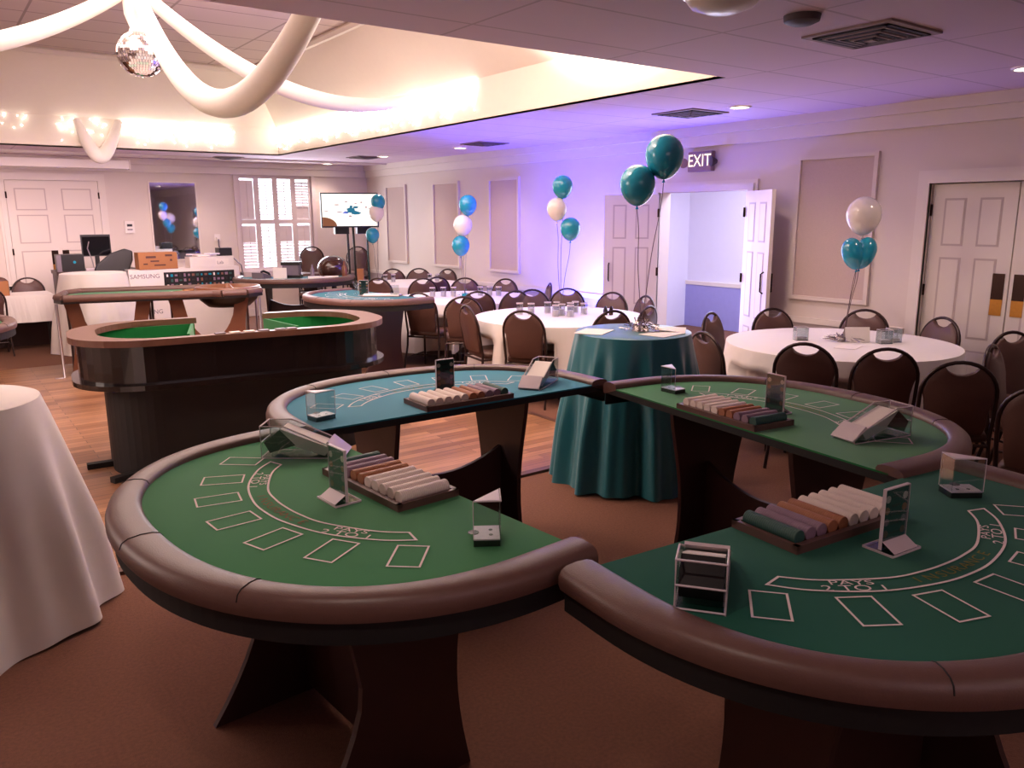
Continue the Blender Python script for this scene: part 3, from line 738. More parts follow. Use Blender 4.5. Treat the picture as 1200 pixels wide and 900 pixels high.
for k, (x, y, w) in RT.items():
    t = thing('round_table', (x, y, 0), 'round folding banquet table under white cloth, ' + w, 'table', 'round banquet tables')
    b = MB(); b.lathe([(.885, .73), (.885, .762), (.0, .762)], 40, cap=False); b.lathe([(.885, .73), (0, .73)], 40, cap=False); b.build('table_top', M['lam'], t)
    for a in range(4):
        q = PI / 4 + a * PI / 2; b = MB(); b.tube([(.45 * math.cos(q), .45 * math.sin(q), .73), (.55 * math.cos(q), .55 * math.sin(q), 0.0)], .014, 8); b.build('leg', M['silver'], t, True)
    o = round_cloth(.90, .77, .17 if k != 'right' else .2, .965, 13, .03, hash(k) % 7 + 2 if False else {'right': 4, 'mid': 5, 'c': 6, 'd': 7}[k], 160, .02).build('tablecloth', M['cloth'], None, True); o.location = (x, y, 0)
    if k == 'd': o.scale = t.scale = (.9, .9, 1)
    tag(o, 'white cloth draped over the ' + w, 'tablecloth', 'white round tablecloths')

# ------------------------------------------------------------------ chairs
def make_chair():
    t = thing('banquet_chair', (0, 0, 0), '', 'chair', 'brown banquet chairs')
    # seat: rounded cushion
    b = MB(); P = []
    for (hx, y) in ((.17, -.19), (.2, -.17), (.215, 0), (.22, .15), (.2, .21), (.15, .235)): P.append((hx, y))
    poly = P + [(-x, y) for x, y in reversed(P)]
    rows = [(.92, .415), (1.0, .43), (1.0, .462), (.95, .482), (.8, .49)]
    vs = []; fs = []; n = len(poly)
    for (s, z) in rows: vs += [(x * s, y * s + .01, z) for x, y in poly]
    for j in range(len(rows) - 1):
        for i in range(n): fs.append((j * n + i, j * n + (i + 1) % n, (j + 1) * n + (i + 1) % n, (j + 1) * n + i))
    fs.append(tuple(range(n))); fs.append(tuple((len(rows) - 1) * n + i for i in range(n)))
    b.add(vs, fs); b.build('seat', M['chairfab'], t, True)
    lean = lambda z: -.19 - (z - .45) * .17
    hw, zc_ = .205, .725
    arch = [(hw, lean(.44), .44), (hw + .005, lean(.6), .6)] + [((hw + .005) * math.cos(a), lean(zc_ + .205 * math.sin(a)), zc_ + .205 * math.sin(a)) for a in [PI * i / 16 for i in range(17)]] + [(-hw - .005, lean(.6), .6), (-hw, lean(.44), .44)]
    b = MB(); b.tube(arch, .0125, 8); b.build('back_frame', M['chairfr'], t, True)
    # backrest panel with a dipped top (leaves the oval hand hole under the arch)
    half = [(.160, .47), (.174, .53), (.176, .62), (.186, .69)] + [(.196 * math.cos(a), zc_ + .196 * math.sin(a)) for a in [math.radians(62) * i / 7 for i in range(8)]]
    wt, zt = half[-1]
    topc = [(wt * (1 - 2 * i / 10), zt - .046 * (1 - (1 - 2 * i / 10) ** 2) ** .7) for i in range(1, 10)]
    outl = half + topc + [(-w, z) for w, z in reversed(half)]
    n = len(outl); cx, cz = 0, .66; vs = []; fs = []
    layers = [(.95, .026), (1.0, .016), (1.0, -.008), (.96, -.016)]
    for (s, dy) in layers:
        vs += [(cx + (x - cx) * s, lean(cz + (z - cz) * s) + dy, cz + (z - cz) * s) for x, z in outl]
    for j in range(3):
        for i in range(n): fs.append((j * n + i, j * n + (i + 1) % n, (j + 1) * n + (i + 1) % n, (j + 1) * n + i))
    fs.append(tuple(range(n))); fs.append(tuple(3 * n + i for i in range(n)))
    b = MB(); b.add(vs, fs); b.build('backrest', M['chairfab'], t, True)
    for s in (-1, 1):
        b = MB(); b.tube([(s * hw, lean(.46), .46), (s * (hw + .005), -.2, .3), (s * (hw + .02), -.27, .0)], .0125, 8); b.build('leg', M['chairfr'], t, True)
        b = MB(); b.tube([(s * .19, .19, .42), (s * .2, .21, .0)], .0125, 8); b.build('leg', M['chairfr'], t, True)
    b = MB()
    for s in (-1, 1): b.tube([(s * .2, -.205, .405), (s * .19, .19, .405)], .011, 6)
    b.tube([(-.2, -.2, .405), (.2, -.2, .405)], .011, 6); b.tube([(-.19, .19, .405), (.19, .19, .405)], .011, 6)
    b.build('seat_frame', M['chairfr'], t, True); b = MB()
    for s in (-1, 1): b.tube([(s * .21, -.235, .16), (s * .197, .203, .16)], .009, 6)
    b.tube([(-.205, -.01, .16), (.205, -.01, .16)], .009, 6); b.build('stretcher', M['chairfr'], t, True)
    return t
CH0 = None
def chair(x, y, tx, ty, label, z=0.0, inset=.27):
    """(x, y) is the top of the back; the chair faces (tx, ty)."""
    global CH0
    d = math.hypot(tx - x, ty - y); fx, fy = (tx - x) / d, (ty - y) / d
    loc = (x + fx * inset, y + fy * inset, z); rz = math.atan2(-fx, fy)
    if CH0 is None:
        CH0 = make_chair(); CH0.location = loc; CH0.rotation_euler = (0, 0, rz); CH0['label'] = label; return CH0
    return dup(CH0, loc, rz, label)
K = .967
TB = {k: v[:2] for k, v in RT.items()}
chairs = [
    (4.82, 3.17, 'right', 'dark chair with back to us, left one of two before the right round table'),
    (5.05, 2.71, 'right', 'dark chair with back to us, right one of two before the right round table'),
    (6.40, 4.59, 'right', 'brown chair behind the right round table, against the right leaf of the open doorway'),
    (6.98, 3.99, 'right', 'brown chair behind the heart balloons at the right round table'),
    (6.96, 3.27, 'right', 'brown chair at the right round table beside the closed double door'),
    (5.69, 4.73, 'right', 'brown chair left of the right round table, standing before the bright doorway'),
    (4.69, 3.95, 'right', 'brown side on chair between teal cloth and right round table'),
    (6.36, 6.71, 'mid', 'brown chair behind the doorway round table, in front of the open left door leaf'),
    (6.36, 6.18, 'mid', 'brown chair turned sideways near the doorway jamb behind the teal cloth'),
    (5.65, 5.45, 'mid', 'brown chair in front of the sideways chair, right of the doorway round table'),
    (5.12, 5.40, 'mid', 'brown chair half hidden by the teal draped cocktail table'),
    (4.46, 5.92, 'mid', 'brown chair with its back to us in front of the doorway round table'),
    (4.29, 6.62, 'mid', 'brown chair at front left of the doorway round table with its seat showing'),
    (5.86, 7.59, 'mid', 'brown chair back directly behind the jars of the doorway round table'),
    (6.62, 8.18, 'c', 'brown chair lit blue beside the wall, right of the white jars'),
    (6.28, 7.43, 'mid', 'brown chair back before the blue lit wall, behind the doorway round table'),
    (5.62, 7.60, 'c', 'brown chair with pale handle hole at front right of the second round table'),
    (5.22, 7.80, 'c', 'dark chair back facing us at front of the second round table'),
    (6.61, 9.16, 'c', 'brown chair against the wall at right rear of the second round table'),
    (6.25, 9.67, 'c', 'brown chair behind the balloon string of the second round table'),
    (7.10, 11.50, 'd', 'brown chair turned sideways against the right wall'),
    (4.60, 8.10, 'c', 'large brown chair back beside the right tip of the rear teal casino table'),
    (4.75, 7.39, 'c', 'brown chair right of the large brown chair beside the rear teal table'),
    (5.74, 9.98, 'd', 'brown chair back between the second and the farthest round tables'),
    (6.81, 11.97, 'd', 'brown chair near the wall at the right rear of the farthest round table'),
    (6.41, 12.16, 'd', 'small brown chair behind the farthest round table, below the first wall panel'),
    (6.05, 10.10, 'd', 'brown chair half hidden behind the one between second and farthest tables'),
    (5.25, 10.42, 'd', 'brown chair with acrylic box in front of it at the farthest round table'),
]
for (x, y, k, lab) in chairs: chair(x, y, *TB[k], lab)
E_ = (5.55, 1.25)
for (x, y, tx, ty, lab) in ((6.5, 2.55, 5.9, 1.2, 'brown chair at right edge beside the closed double door, tilted outward'), (5.72, 2.36, 5.9, 1.2, 'black looking chair back at right edge in front of the closed double door'),
                           (5.55, 2.02, 5.6, 1.0, 'dark chair cut by the right edge of the photo'), (4.50, 1.57, 5.6, 1.75, 'brown chair nearest the camera at right edge, behind the near blackjack rail'),
                           (4.93, 2.18, 6.0, 3.0, 'brown chair right of the two dark chair backs, before the right round table')):
    chair(x, y, tx, ty, lab)
chair(1.24, 13.98, 1.24, 11.0, 'brown chair behind the white table, left of the white cocktail table')
chair(.62, 12.4, .62, 14.0, 'brown chair cut by the left edge in front of the white table')
for j in range(3): chair(6.74, 14.17, 5.8, 13.0, ('topmost chair', 'middle chair', 'bottom chair')[2 - j] + ' of the brown stack beside the corner balloons', z=.155 * j)
for j in range(3): chair(5.75, 14.0, 5.2, 13.0, ('topmost chair', 'middle chair', 'bottom chair')[2 - j] + ' of the dark stack below the screen', z=.17 * j)

# hanging cloth gives way where a chair seat is tucked in
bpy.context.view_layer.update()
seats = [o for o in bpy.data.objects if o.name.startswith('banquet_chair')]
for cl in [o for o in bpy.data.objects if o.name.startswith('tablecloth')]:
    if not any(math.hypot(cl.location.x - x, cl.location.y - y) < .01 for x, y, w in RT.values()): continue
    inv = [(c.matrix_world.inverted() @ cl.matrix_world) for c in seats if (c.location - cl.location).length < 1.9]
    for v in cl.data.vertices:
        if v.co.z > .60: continue
        for I in inv:
            for k in range(30):
                q = I @ v.co
                if abs(q.x) < .25 and -.34 < q.y < .29: v.co.x *= .97; v.co.y *= .97
                else: break
# ------------------------------------------------------------------ balloons
def balloon(c, r, m, anchor, label, group, tilt=0.0, tall=1.0):
    t = thing('balloon', c, label, 'balloon', group)
    prof = []
    for i in range(19):
        a = -PI / 2 + PI * i / 18; rr = r * math.cos(a); z = r * math.sin(a)
        if z < 0: z *= 1.28; rr *= (1 - .10 * (z / (1.28 * r)) ** 2)
        else: z *= 1.02
        prof.append((max(rr, .001), z * tall))
    TI = Matrix.Translation((0, 0, -r * 1.27 * tall)) @ Matrix.Rotation(tilt, 4, Vector((fw.x, fw.y, 0)).normalized()) @ Matrix.Translation((0, 0, r * 1.27 * tall))
    b = MB(); b.lathe(prof, 28, T=TI); b.build('envelope', m, t, True)
    b = MB(); b.lathe([(.004, -r * 1.27 * tall), (.010, -r * 1.27 * tall - .016), (.012, -r * 1.27 * tall - .020)], 10); b.build('knot', m, t, True)
    d = Vector(anchor) - Vector(c); pts = []
    s0 = Vector((0, 0, -r * 1.27 * tall - .018))
    for i in range(13):
        q = i / 12; p = s0.lerp(d, q); p.x += .012 * math.sin(9 * q) * (1 - q); pts.append(tuple(p))
    b = MB(); b.tube(pts, .0028, 5); b.build('string', M['string'], t)
    return t
g = 'balloons over the second round table'; a = (5.65, 8.75, .79)
def bal_at(base, px, col, r, label, group, **kw):
    """base: xy under the bunch; px: horizontal offset along camera-right, height."""
    return balloon((base[0] + px[0] * rt0.x, base[1] + px[0] * rt0.y, px[1]), r, M['balloon_' + col], (base[0], base[1], base[2]), label, group, **kw)
bal_at(a, (.06, 1.95), 't', .115, 'teal balloon, top of the bunch over the second round table', g)
bal_at(a, (-.01, 1.695), 'w', .12, 'white balloon in the middle of the bunch over the second round table', g)
bal_at(a, (-.04, 1.44), 't', .115, 'teal balloon, lowest of the bunch over the second round table', g)
a = (5.38, 6.48, .79); g = 'balloons over the doorway round table'
bal_at(a, (.015, 2.10), 't', .105, 'teal balloon, highest in front of the blue lit wall', g)
bal_at(a, (-.04, 1.875), 'w', .105, 'white balloon between two teal ones in front of the blue lit wall', g)
bal_at(a, (.10, 1.675), 't', .105, 'teal balloon, lowest in front of the blue lit wall', g)
a = (3.88, 3.82, 1.05); g = 'large balloons over the teal cocktail table'
bal_at(a, (.125, 2.185), 't', .125, 'large teal balloon, higher of the two above the teal cocktail table', g)
bal_at(a, (-.045, 2.005), 't', .116, 'large teal balloon, lower of the two above the teal cocktail table', g)
a = (6.15, 3.70, .79); g = 'balloons over the right round table'
bal_at(a, (.09, 1.80), 'w', .135, 'white balloon above the two teal ones at the right round table', g)
bal_at(a, (.065, 1.50), 't', .088, 'teal balloon, left half of the heart shaped pair at the right round table', g, tilt=-.28, tall=1.32)
bal_at(a, (.085, 1.505), 't', .088, 'teal balloon, right half of the heart shaped pair at the right round table', g, tilt=.28, tall=1.32)
a = (6.0, 11.9, .79); g = 'balloons beside the screen'
bal_at(a, (.05, 2.035), 't', .115, 'teal balloon, upper of two right beside the screen', g)
bal_at(a, (.02, 1.87), 'w', .12, 'white balloon partly behind the teal one beside the screen', g)
bal_at(a, (-.06, 1.515), 't', .11, 'teal balloon low at the corner of the screen', g)

def tinsel(loc, r, h, label, m='tinsel', n=70, seed=1):
    rnd = random.Random(seed); b = MB()
    for i in range(n):
        a, q = rnd.uniform(0, 2 * PI), rnd.uniform(.1, 1); p0 = (r * q * math.cos(a) * .5, r * q * math.sin(a) * .5, rnd.uniform(.004, h * .6))
        a2 = a + rnd.uniform(-1, 1); p1 = (r * q * math.cos(a2), r * q * math.sin(a2), rnd.uniform(.006, h * (1.2 - q)))
        w = .006; b.add([p0, (p0[0] + w, p0[1] + w, p0[2]), (p1[0] + w, p1[1] - w, p1[2] + .004), (p1[0], p1[1], p1[2])], [(0, 1, 2, 3)])
    b.lathe([(r * .4, 0), (r * .35, h * .4), (.0, h * .5)], 12, cap=False)
    o = b.build('tinsel_weight', M[m]); o.location = loc; return tag(o, label, 'balloon weight')
tinsel((3.88, 3.82, 1.032), .15, .10, 'silver tinsel balloon weight on the teal cocktail table', n=150, seed=4)
tinsel((6.1, 3.66, .772), .19, .07, 'silver tinsel weight on the right round table', n=140, seed=5)
tinsel((5.65, 8.75, .772), .10, .10, 'teal foil weight on the second round table', 'balloon_t', 40, 6)
tinsel((5.38, 6.48, .772), .09, .08, 'silver tinsel weight among the jars of the doorway round table', n=40, seed=7)
tinsel((6.0, 11.9, .772), .08, .07, 'silver tinsel weight on the farthest round table', n=40, seed=8)
for (x, y, a, lab) in ((3.60, 3.98, .5, 'white paper sheet at left of the tinsel on the teal cocktail table'), (3.88, 3.62, .15, 'white paper sheet at front of the tinsel on the teal cocktail table'), (4.07, 3.72, .7, 'white paper sheet at right of the tinsel on the teal cocktail table')):
    b = MB(); b.box((0, 0, .001), (.26, .20, .002)); o = b.build('paper_sheet', M['card']); o.location = (x, y, 1.032); o.rotation_euler = (0, 0, a); tag(o, lab, 'paper')
for (x, y, a, lab) in ((5.72, 3.75, .9, 'white napkin fold lying left of the tinsel on the right round table'), (5.82, 3.45, .3, 'white paper sheet lying in front of the tinsel on the right round table')):
    b = MB(); b.box((0, 0, .001), (.24, .16, .002)); o = b.build('paper_sheet', M['card']); o.location = (x, y, .7725); o.rotation_euler = (0, 0, a); tag(o, lab, 'paper')
def tent(loc, rz, w, h, label):
    b = MB(); b.add([(-w / 2, -.03, 0), (w / 2, -.03, 0), (w / 2, 0, h), (-w / 2, 0, h), (-w / 2, .03, 0), (w / 2, .03, 0)], [(0, 1, 2, 3), (3, 2, 5, 4)])
    o = b.build('tent_card', M['card']); o.location = loc; o.rotation_euler = (0, 0, rz); return tag(o, label, 'card')
tent((6.12, 3.56, .772), -.65, .2, .12, 'white folded card standing behind the tinsel on the right round table')
def glass(loc, r, h, label, group, full=True):
    t = thing('glass_jar', loc, label, 'glass', group)
    b = MB(); b.lathe([(r * .9, .0), (r, .01), (r, h), (r * .92, h), (r * .92, .012)], 16, cap=False); b.build('jar', M['glass'], t, True)
    b = MB(); b.lathe([(r * .88, .008), (r * .88, h * .55)], 16); b.build('water', M['white'] if full else M['chip_m'], t, True)
    b = MB(); b.lathe([(r * 1.02, h - .012), (r * 1.04, h - .006), (r * 1.02, h), (r * .94, h), (r * .94, h - .012)], 16, cap=False); b.build('rim', M['edge'], t, True)
    return t
GL = [('mid', [(-.42, .1), (-.30, .06), (-.12, .18), (-.02, .2), (.12, .1), (.26, .05), (-.05, -.12), (.10, -.16), (.02, -.02), (.18, .22)], 'clear jar with white filling grouped in the middle of the doorway round table', 'jars on the doorway round table'),
      ('c', [(-.42, .0), (-.28, .05), (-.15, .05), (.2, .1), (.32, .12), (.44, .08)], 'clear drinking glass in the row across the second round table', 'glasses on the second round table'),
      ('d', [(-.4, .1), (-.28, .15), (.3, .2), (.42, .18)], 'pale glass cup on the farthest round table', 'cups on the farthest round table')]
for k, pts, lab, grp in GL:
    for (s, f) in pts:
        x = TB[k][0] + s * rt0.x + f * fw.x; y = TB[k][1] + s * rt0.y + f * fw.y
        glass((x, y, .772), .036, .125, lab, grp)
for j, s in enumerate((.48, .54)):
    b = MB(); b.lathe([(.022, 0), (.024, .05), (.016, .075), (.02, .08), (.0, .10)], 12, M['bronze'] if j else M['black'])
    o = b.build('pepper_shaker', None, None, True); o.location = (TB['mid'][0] + s * rt0.x, TB['mid'][1] + s * rt0.y, .772); tag(o, 'dark shaker at right side of the doorway round table', 'shaker', 'shakers on the doorway round table')
for (s, f, lab) in ((-.28, .12, 'small clear cup at left of the right round table'), (.33, -.08, 'clear plastic box right of the tinsel on the right round table'), (.44, .0, 'clear plastic box farthest right on the right round table')):
    x = TB['right'][0] + s * rt0.x + f * fw.x; y = TB['right'][1] + s * rt0.y + f * fw.y
    b = MB(); b.bb(-.05, .05, -.04, .04, 0, .003, M['acry'])
    for q in (-1, 1): b.bb(-.05, .05, q * .04 - .001, q * .04 + .001, 0, .11, M['acry']); b.bb(q * .05 - .001, q * .05 + .001, -.04, .04, 0, .11, M['acry'])
    b.tube([(-.05, -.04, .11), (.05, -.04, .11), (.05, .04, .11), (-.05, .04, .11)], .002, 5, M['edge'], closed=True)
    for cx in (-.05, .05):
        for cy in (-.04, .04): b.tube([(cx, cy, 0), (cx, cy, .11)], .0015, 5, M['edge'])
    b.bb(-.04, .04, -.03, .03, .004, .03, M['edge'])
    o = b.build('clear_box', None); o.location = (x, y, .772); o.rotation_euler = (0, 0, -.6); tag(o, lab, 'plastic box')

# items on the teal casino table behind the craps table
def on3(s, f, z=.90): return (4.05 + s * rt0.x + f * fw.x, 8.45 + s * rt0.y + f * fw.y, z)
make_sign(on3(.0, .12), -.6, 'upright sign on the teal casino table behind the craps table')
b = MB(); b.box((0, 0, .012), (.42, .16, .02), M['card']); b.box((0, 0, .003), (.46, .2, .006), M['tray']); o = b.build('chip_tray', None); o.location = on3(.22, .05); o.rotation_euler = (0, 0, -.65); tag(o, 'pale chip tray on the teal casino table behind the craps table', 'chip tray', 'chip trays')
make_discard(on3(.38, .02), -.6, 'clear card box at right end of the teal casino table behind the craps table')
b = MB(); b.lathe([(.03, 0), (.006, .01), (.006, .07), (.03, .10), (.035, .15)], 14, cap=False); o = b.build('wine_glass', M['glass'], None, True); o.location = on3(-.12, .28); tag(o, 'small stemmed glass at the left rear of the teal casino table', 'glass')
# items on the casino table by the window
def on4(s, f, z=.90): return (4.62 + s * rt0.x + f * fw.x, 11.45 + s * rt0.y + f * fw.y, z)
def phone(loc, rz, label):
    t = thing('desk_phone', loc, label, 'phone', None, rz)
    b = MB(); b.prism([(-.1, 0), (.1, 0), (.1, .035), (-.1, .09)], -.1, .1, T=Matrix.Rotation(PI / 2, 4, 'X')); b.build('body', M['grey'], t)
    b = MB(); b.tube([(-.1, -.07, .10), (-.06, -.08, .115), (.06, -.08, .075), (.1, -.07, .05)], .018, 8); b.build('handset', M['black'], t, True)
    return t
phone(on4(-.72, .1), 0.6, 'grey desk phone at the left end of the window casino table')
b = MB(); b.bb(-.14, .14, -.1, .1, 0, .04, M['black']); b.bb(-.12, .12, -.09, .09, .04, .19, M['grey']); b.bb(-.14, .14, -.1, .1, .19, .24, M['black']); o = b.build('receipt_printer', None); o.location = on4(-.3, .25); o.rotation_euler = (0, 0, -.6); tag(o, 'black and grey printer below the shuttered window', 'printer')
b = MB(); b.box((0, 0, .08), (.2, .01, .16)); o = b.build('paper_sheet', M['card']); o.location = on4(-.42, .02); o.rotation_euler = (0, 0, -.6); tag(o, 'white sheet propped upright on the window casino table', 'paper')
for (s, f, lab) in ((.1, .1, 'white papers pile left of the amber bottle on the window casino table'), (.3, .15, 'white papers pile at the right of the window casino table')):
    b = MB(); b.box((0, 0, .012), (.24, .17, .024)); o = b.build('paper_pile', M['card']); o.location = on4(s, f); o.rotation_euler = (0, 0, -.4); tag(o, lab, 'paper')
b = MB(); b.lathe([(.03, 0), (.03, .12), (.012, .16), (.012, .2)], 12); o = b.build('bottle', M['grey'], None, True); o.location = on4(.02, .2); tag(o, 'small grey bottle on the window casino table', 'bottle')
# dark glossy rounded tub right of it, amber box, paper bag
t = thing('raffle_drum', (5.25, 11.95, 0), 'dark glossy rounded drum with brown sheen beside the window casino table', 'drum')
b = MB(); b.sphere((0, 0, 1.0), .25, 24, 14, sc=(1.0, .9, .82)); b.build('drum_body', M['dome'], t, True)
b = MB(); b.lathe([(.2, 0), (.2, .03), (.04, .06), (.04, .82)], 16); b.build('pedestal', M['black'], t, True)
b = MB(); b.box((0, 0, .11), (.1, .08, .22), M['cardb']); b.box((0, 0, .225), (.1, .01, .02), M['cardink']); o = b.build('paper_bag', None); o.location = (5.62, 11.75, .772); o.rotation_euler = (0, 0, -.6); tag(o, 'small brown paper bag beside the dark drum', 'bag')
b = MB(); b.lathe([(.04, 0), (.04, .14), (.015, .19), (.015, .24)], 14); o = b.build('bottle', M['drum'], None, True); o.location = on4(.48, .35); tag(o, 'amber bottle standing below the right edge of the window', 'bottle')

# ------------------------------------------------------------------ back wall things
mi = thing('wall_mirror', (3.63, YB - .012, 1.74), 'tall mirror on the back wall reflecting balloons and the dark room', 'mirror')
b = MB(); b.bb(-.37, .37, -.006, .006, -.645, .645); b.build('mirror_glass', M['mirror'], mi)
b = MB()
for (x0, x1, z0, z1) in ((-.395, -.37, -.67, .67), (.37, .395, -.67, .67), (-.37, .37, .645, .67), (-.37, .37, -.67, -.645)): b.bb(x0, x1, -.014, .012, z0, z1)
b.build('frame', M['trim'], mi)
b = MB(); b.bb(-.075, .075, -.03, 0, -.1, .1, M['white']); b.bb(-.04, .04, -.033, -.03, .01, .05, M['black']); b.bb(-.04, .04, -.033, -.03, -.05, -.03, M['grey']); o = b.build('thermostat', None); o.location = (2.89, YB, 1.65); tag(o, 'white thermostat with dark display on the back wall', 'thermostat')
b = MB(); b.bb(-.05, .05, -.012, 0, -.06, .06, M['white']); b.box((0, -.03, -.02), (.05, .05, .05), M['white']); ot = b.build('wall_outlet', None); ot.location = (4.32, YB, 1.45); tag(ot, 'white wall outlet with plug on the back wall right of the mirror', 'outlet')
b = MB(); b.tube([(4.32, YB - .06, 1.42), (4.32, YB - .06, 1.3), (4.36, YB - .08, 1.2), (4.48, YB - .3, 1.1), (4.55, YB - .5, .98), (4.58, YB - .55, .6), (4.6, YB - .55, .02)], .012, 6); o = b.build('power_cord', M['grey']); tag(o, 'grey power cord hanging from the wall outlet', 'cord')
# projector screen case on the ceiling
t = thing('projection_screen', (1.0, 13.86, 2.61), 'long white roll up projection screen case under the ceiling at left', 'screen')
b = MB(); b.bb(-3.0, 1.78, -.06, .06, -.07, .06); b.build('case', M['white'], t, False, .01)
b = MB(); b.bb(1.78, 1.80, -.065, .065, -.075, .065); b.build('end_cap', M['card'], t)
# TV on stand
tv = thing('television', (6.02, 12.9, 1.91), 'white glowing flat screen on a tall stand beside the corner', 'television', None, 0)
q = math.radians(-14); tv.rotation_euler = (0, 0, q)
b = MB(); b.bb(-.49, .49, -.02, .03, -.29, .29); b.build('bezel', M['black'], tv)
b = MB(); b.bb(-.47, .47, -.024, -.02, -.265, .27, M['tvscreen'])
def blob(cx, cz, w, h, m, k=6, seed=0):
    rnd = random.Random(seed); P = [(cx + w * rnd.uniform(.6, 1) * math.cos(2 * PI * i / k), cz + h * rnd.uniform(.6, 1) * math.sin(2 * PI * i / k)) for i in range(k)]
    b.add([(x, -.0255, z) for x, z in P], [tuple(range(k))], m)
for (cx, cz, w, h, mm, sd) in ((.02, .0, .10, .06, 'tvteal', 1), (.1, -.045, .10, .045, 'tvteal', 2), (.1, .05, .05, .03, 'tvteal', 15), (-.07, -.04, .06, .03, 'tvblue', 16), (.02, .06, .04, .03, 'tvteal', 3), (-.03, -.03, .05, .02, 'tvteal', 4), (-.1, -.05, .05, .012, 'tvblue', 5), (-.18, -.03, .06, .01, 'tvpink', 6), (.0, -.1, .04, .02, 'tvpink', 7), (-.22, .09, .06, .012, 'tvpink', 8), (.2, .13, .025, .015, 'tvpink', 9), (.28, .05, .02, .02, 'tvpink', 10), (.34, .03, .03, .012, 'tvpink', 11), (-.06, .14, .03, .014, 'tvpink', 12), (.1, .11, .03, .012, 'tvpink', 13), (-.4, -.02, .05, .01, 'tvpink', 14)): blob(cx, cz, w, h, M[mm], 7, sd)
b.add([(-.47, -.0255, -.265)] + [(-.47 + .24 * math.cos(a), -.0255, -.265 + .15 * math.sin(a)) for a in [PI / 2 * i / 8 for i in range(9)]], [tuple(range(10))], M['tvbrown'])
b.build('screen', None, tv)
b = MB(); b.tube([(-.05, .06, .1), (-.02, .06, -1.87)], .02, 8); b.tube([(.05, .06, .1), (.08, .06, -1.87)], .02, 8); b.bb(-.3, .36, -.2, .3, -1.905, -1.86); b.build('stand', M['black'], tv)
for (x, lab) in ((-.13, 'left of two'), (.25, 'right of two')):
    sp = thing('loudspeaker', (6.02 + x * math.cos(q), 12.98 + x * math.sin(q), 1.53), 'small dark loudspeaker hanging under the screen, ' + lab, 'speaker', 'loudspeakers under the screen', q)
    b = MB(); b.bb(-.11, .13, -.06, .1, -.02, .095); b.build('cabinet', M['black'], sp); b = MB(); b.bb(-.1, .12, -.066, -.06, -.01, .085); b.build('grille', M['lamdk'], sp)
    if x > 0:
        b = MB(); b.tube([(.07, .02, -.02), (.10, .02, -1.53)], .016, 8); b.build('pole', mat('dark_green_pole', (20, 56, 54), .5), sp)
# big cartons, boxes, desk, monitor
bx = thing('television_carton', (3.22, 12.9, 0), 'large white television carton with dark pictured side behind the roulette table', 'box')
bx.rotation_euler = (0, 0, -.02)
b = MB(); b.bb(-.80, .80, -.14, .14, 0, 1.05, M['white']); b.build('carton', None, bx)
b = MB(); b.bb(-.32, .72, -.1425, -.14, .76, 1.0, M['lamdk'])
rnd = random.Random(5)
for i in range(16):
    for j in range(3):
        mm = rnd.choice(['chip_g', 'chip_m', 'chip_b', 'balloon_t', 'card', 'lam', 'lam'])
        b.box((-.27 + i * .062, -.1435, .8 + j * .075), (.045 * rnd.uniform(.5, 1), .001, .05 * rnd.uniform(.5, 1)), M[mm])
b.build('picture_print', None, bx)
b = MB()
for (cx, cz, sz) in ((-.58, .95, .09), (-.58, .42, .09)):
    vs, fs = text_geo('SAMSUNG', sz); b.add([(cx + x, -.1415, cz + y) for x, y, _ in vs], fs)
b.build('lettering', M['grey'], bx)
b = MB(); b.bb(-.33, .33, -.14, .14, 0, .16, M['white']); b.bb(.05, .25, -.1415, -.14, .03, .12, M['card'])
vs, fs = text_geo('Lab', .07); b.add([(.12 + x, -.143, .065 + y) for x, y, _ in vs], fs, M['grey'])
o = b.build('flat_white_box', None); o.location = (3.62, 12.9, 1.052); tag(o, 'flat white box lying on the right of the television carton', 'box')
b = MB(); b.box((0, 0, .012), (.3, .2, .02), M['card'], .2); b.box((-.15, .02, .03), (.22, .16, .015), M['edge'], -.3); b.box((.12, -.03, .035), (.2, .15, .02), M['lav'], .4); o = b.build('paper_pile', None); o.location = (3.55, 12.92, 1.214); tag(o, 'loose papers heaped on the flat white box below the mirror', 'paper')
b = MB(); b.bb(-.1, .1, -.1, .1, 0, .12); o = b.build('small_black_box', M['black']); o.location = (3.86, 12.95, 1.214); tag(o, 'small black box at the lower right corner of the mirror', 'box')
b = MB(); b.bb(-.27, .27, -.14, .14, 0, .245, M['cardb'])
for (x, z, w, h) in ((-.1, .18, .14, .03), (-.05, .12, .12, .02), (.15, .2, .1, .03), (.02, .06, .16, .02), (.18, .13, .03, .03), (-.18, .08, .06, .02)): b.box((x, -.1415, z), (w, .001, h), M['cardink'])
o = b.build('cardboard_box', None); o.location = (2.84, 12.9, 1.052); tag(o, 'brown printed cardboard box on the left of the television carton', 'box')
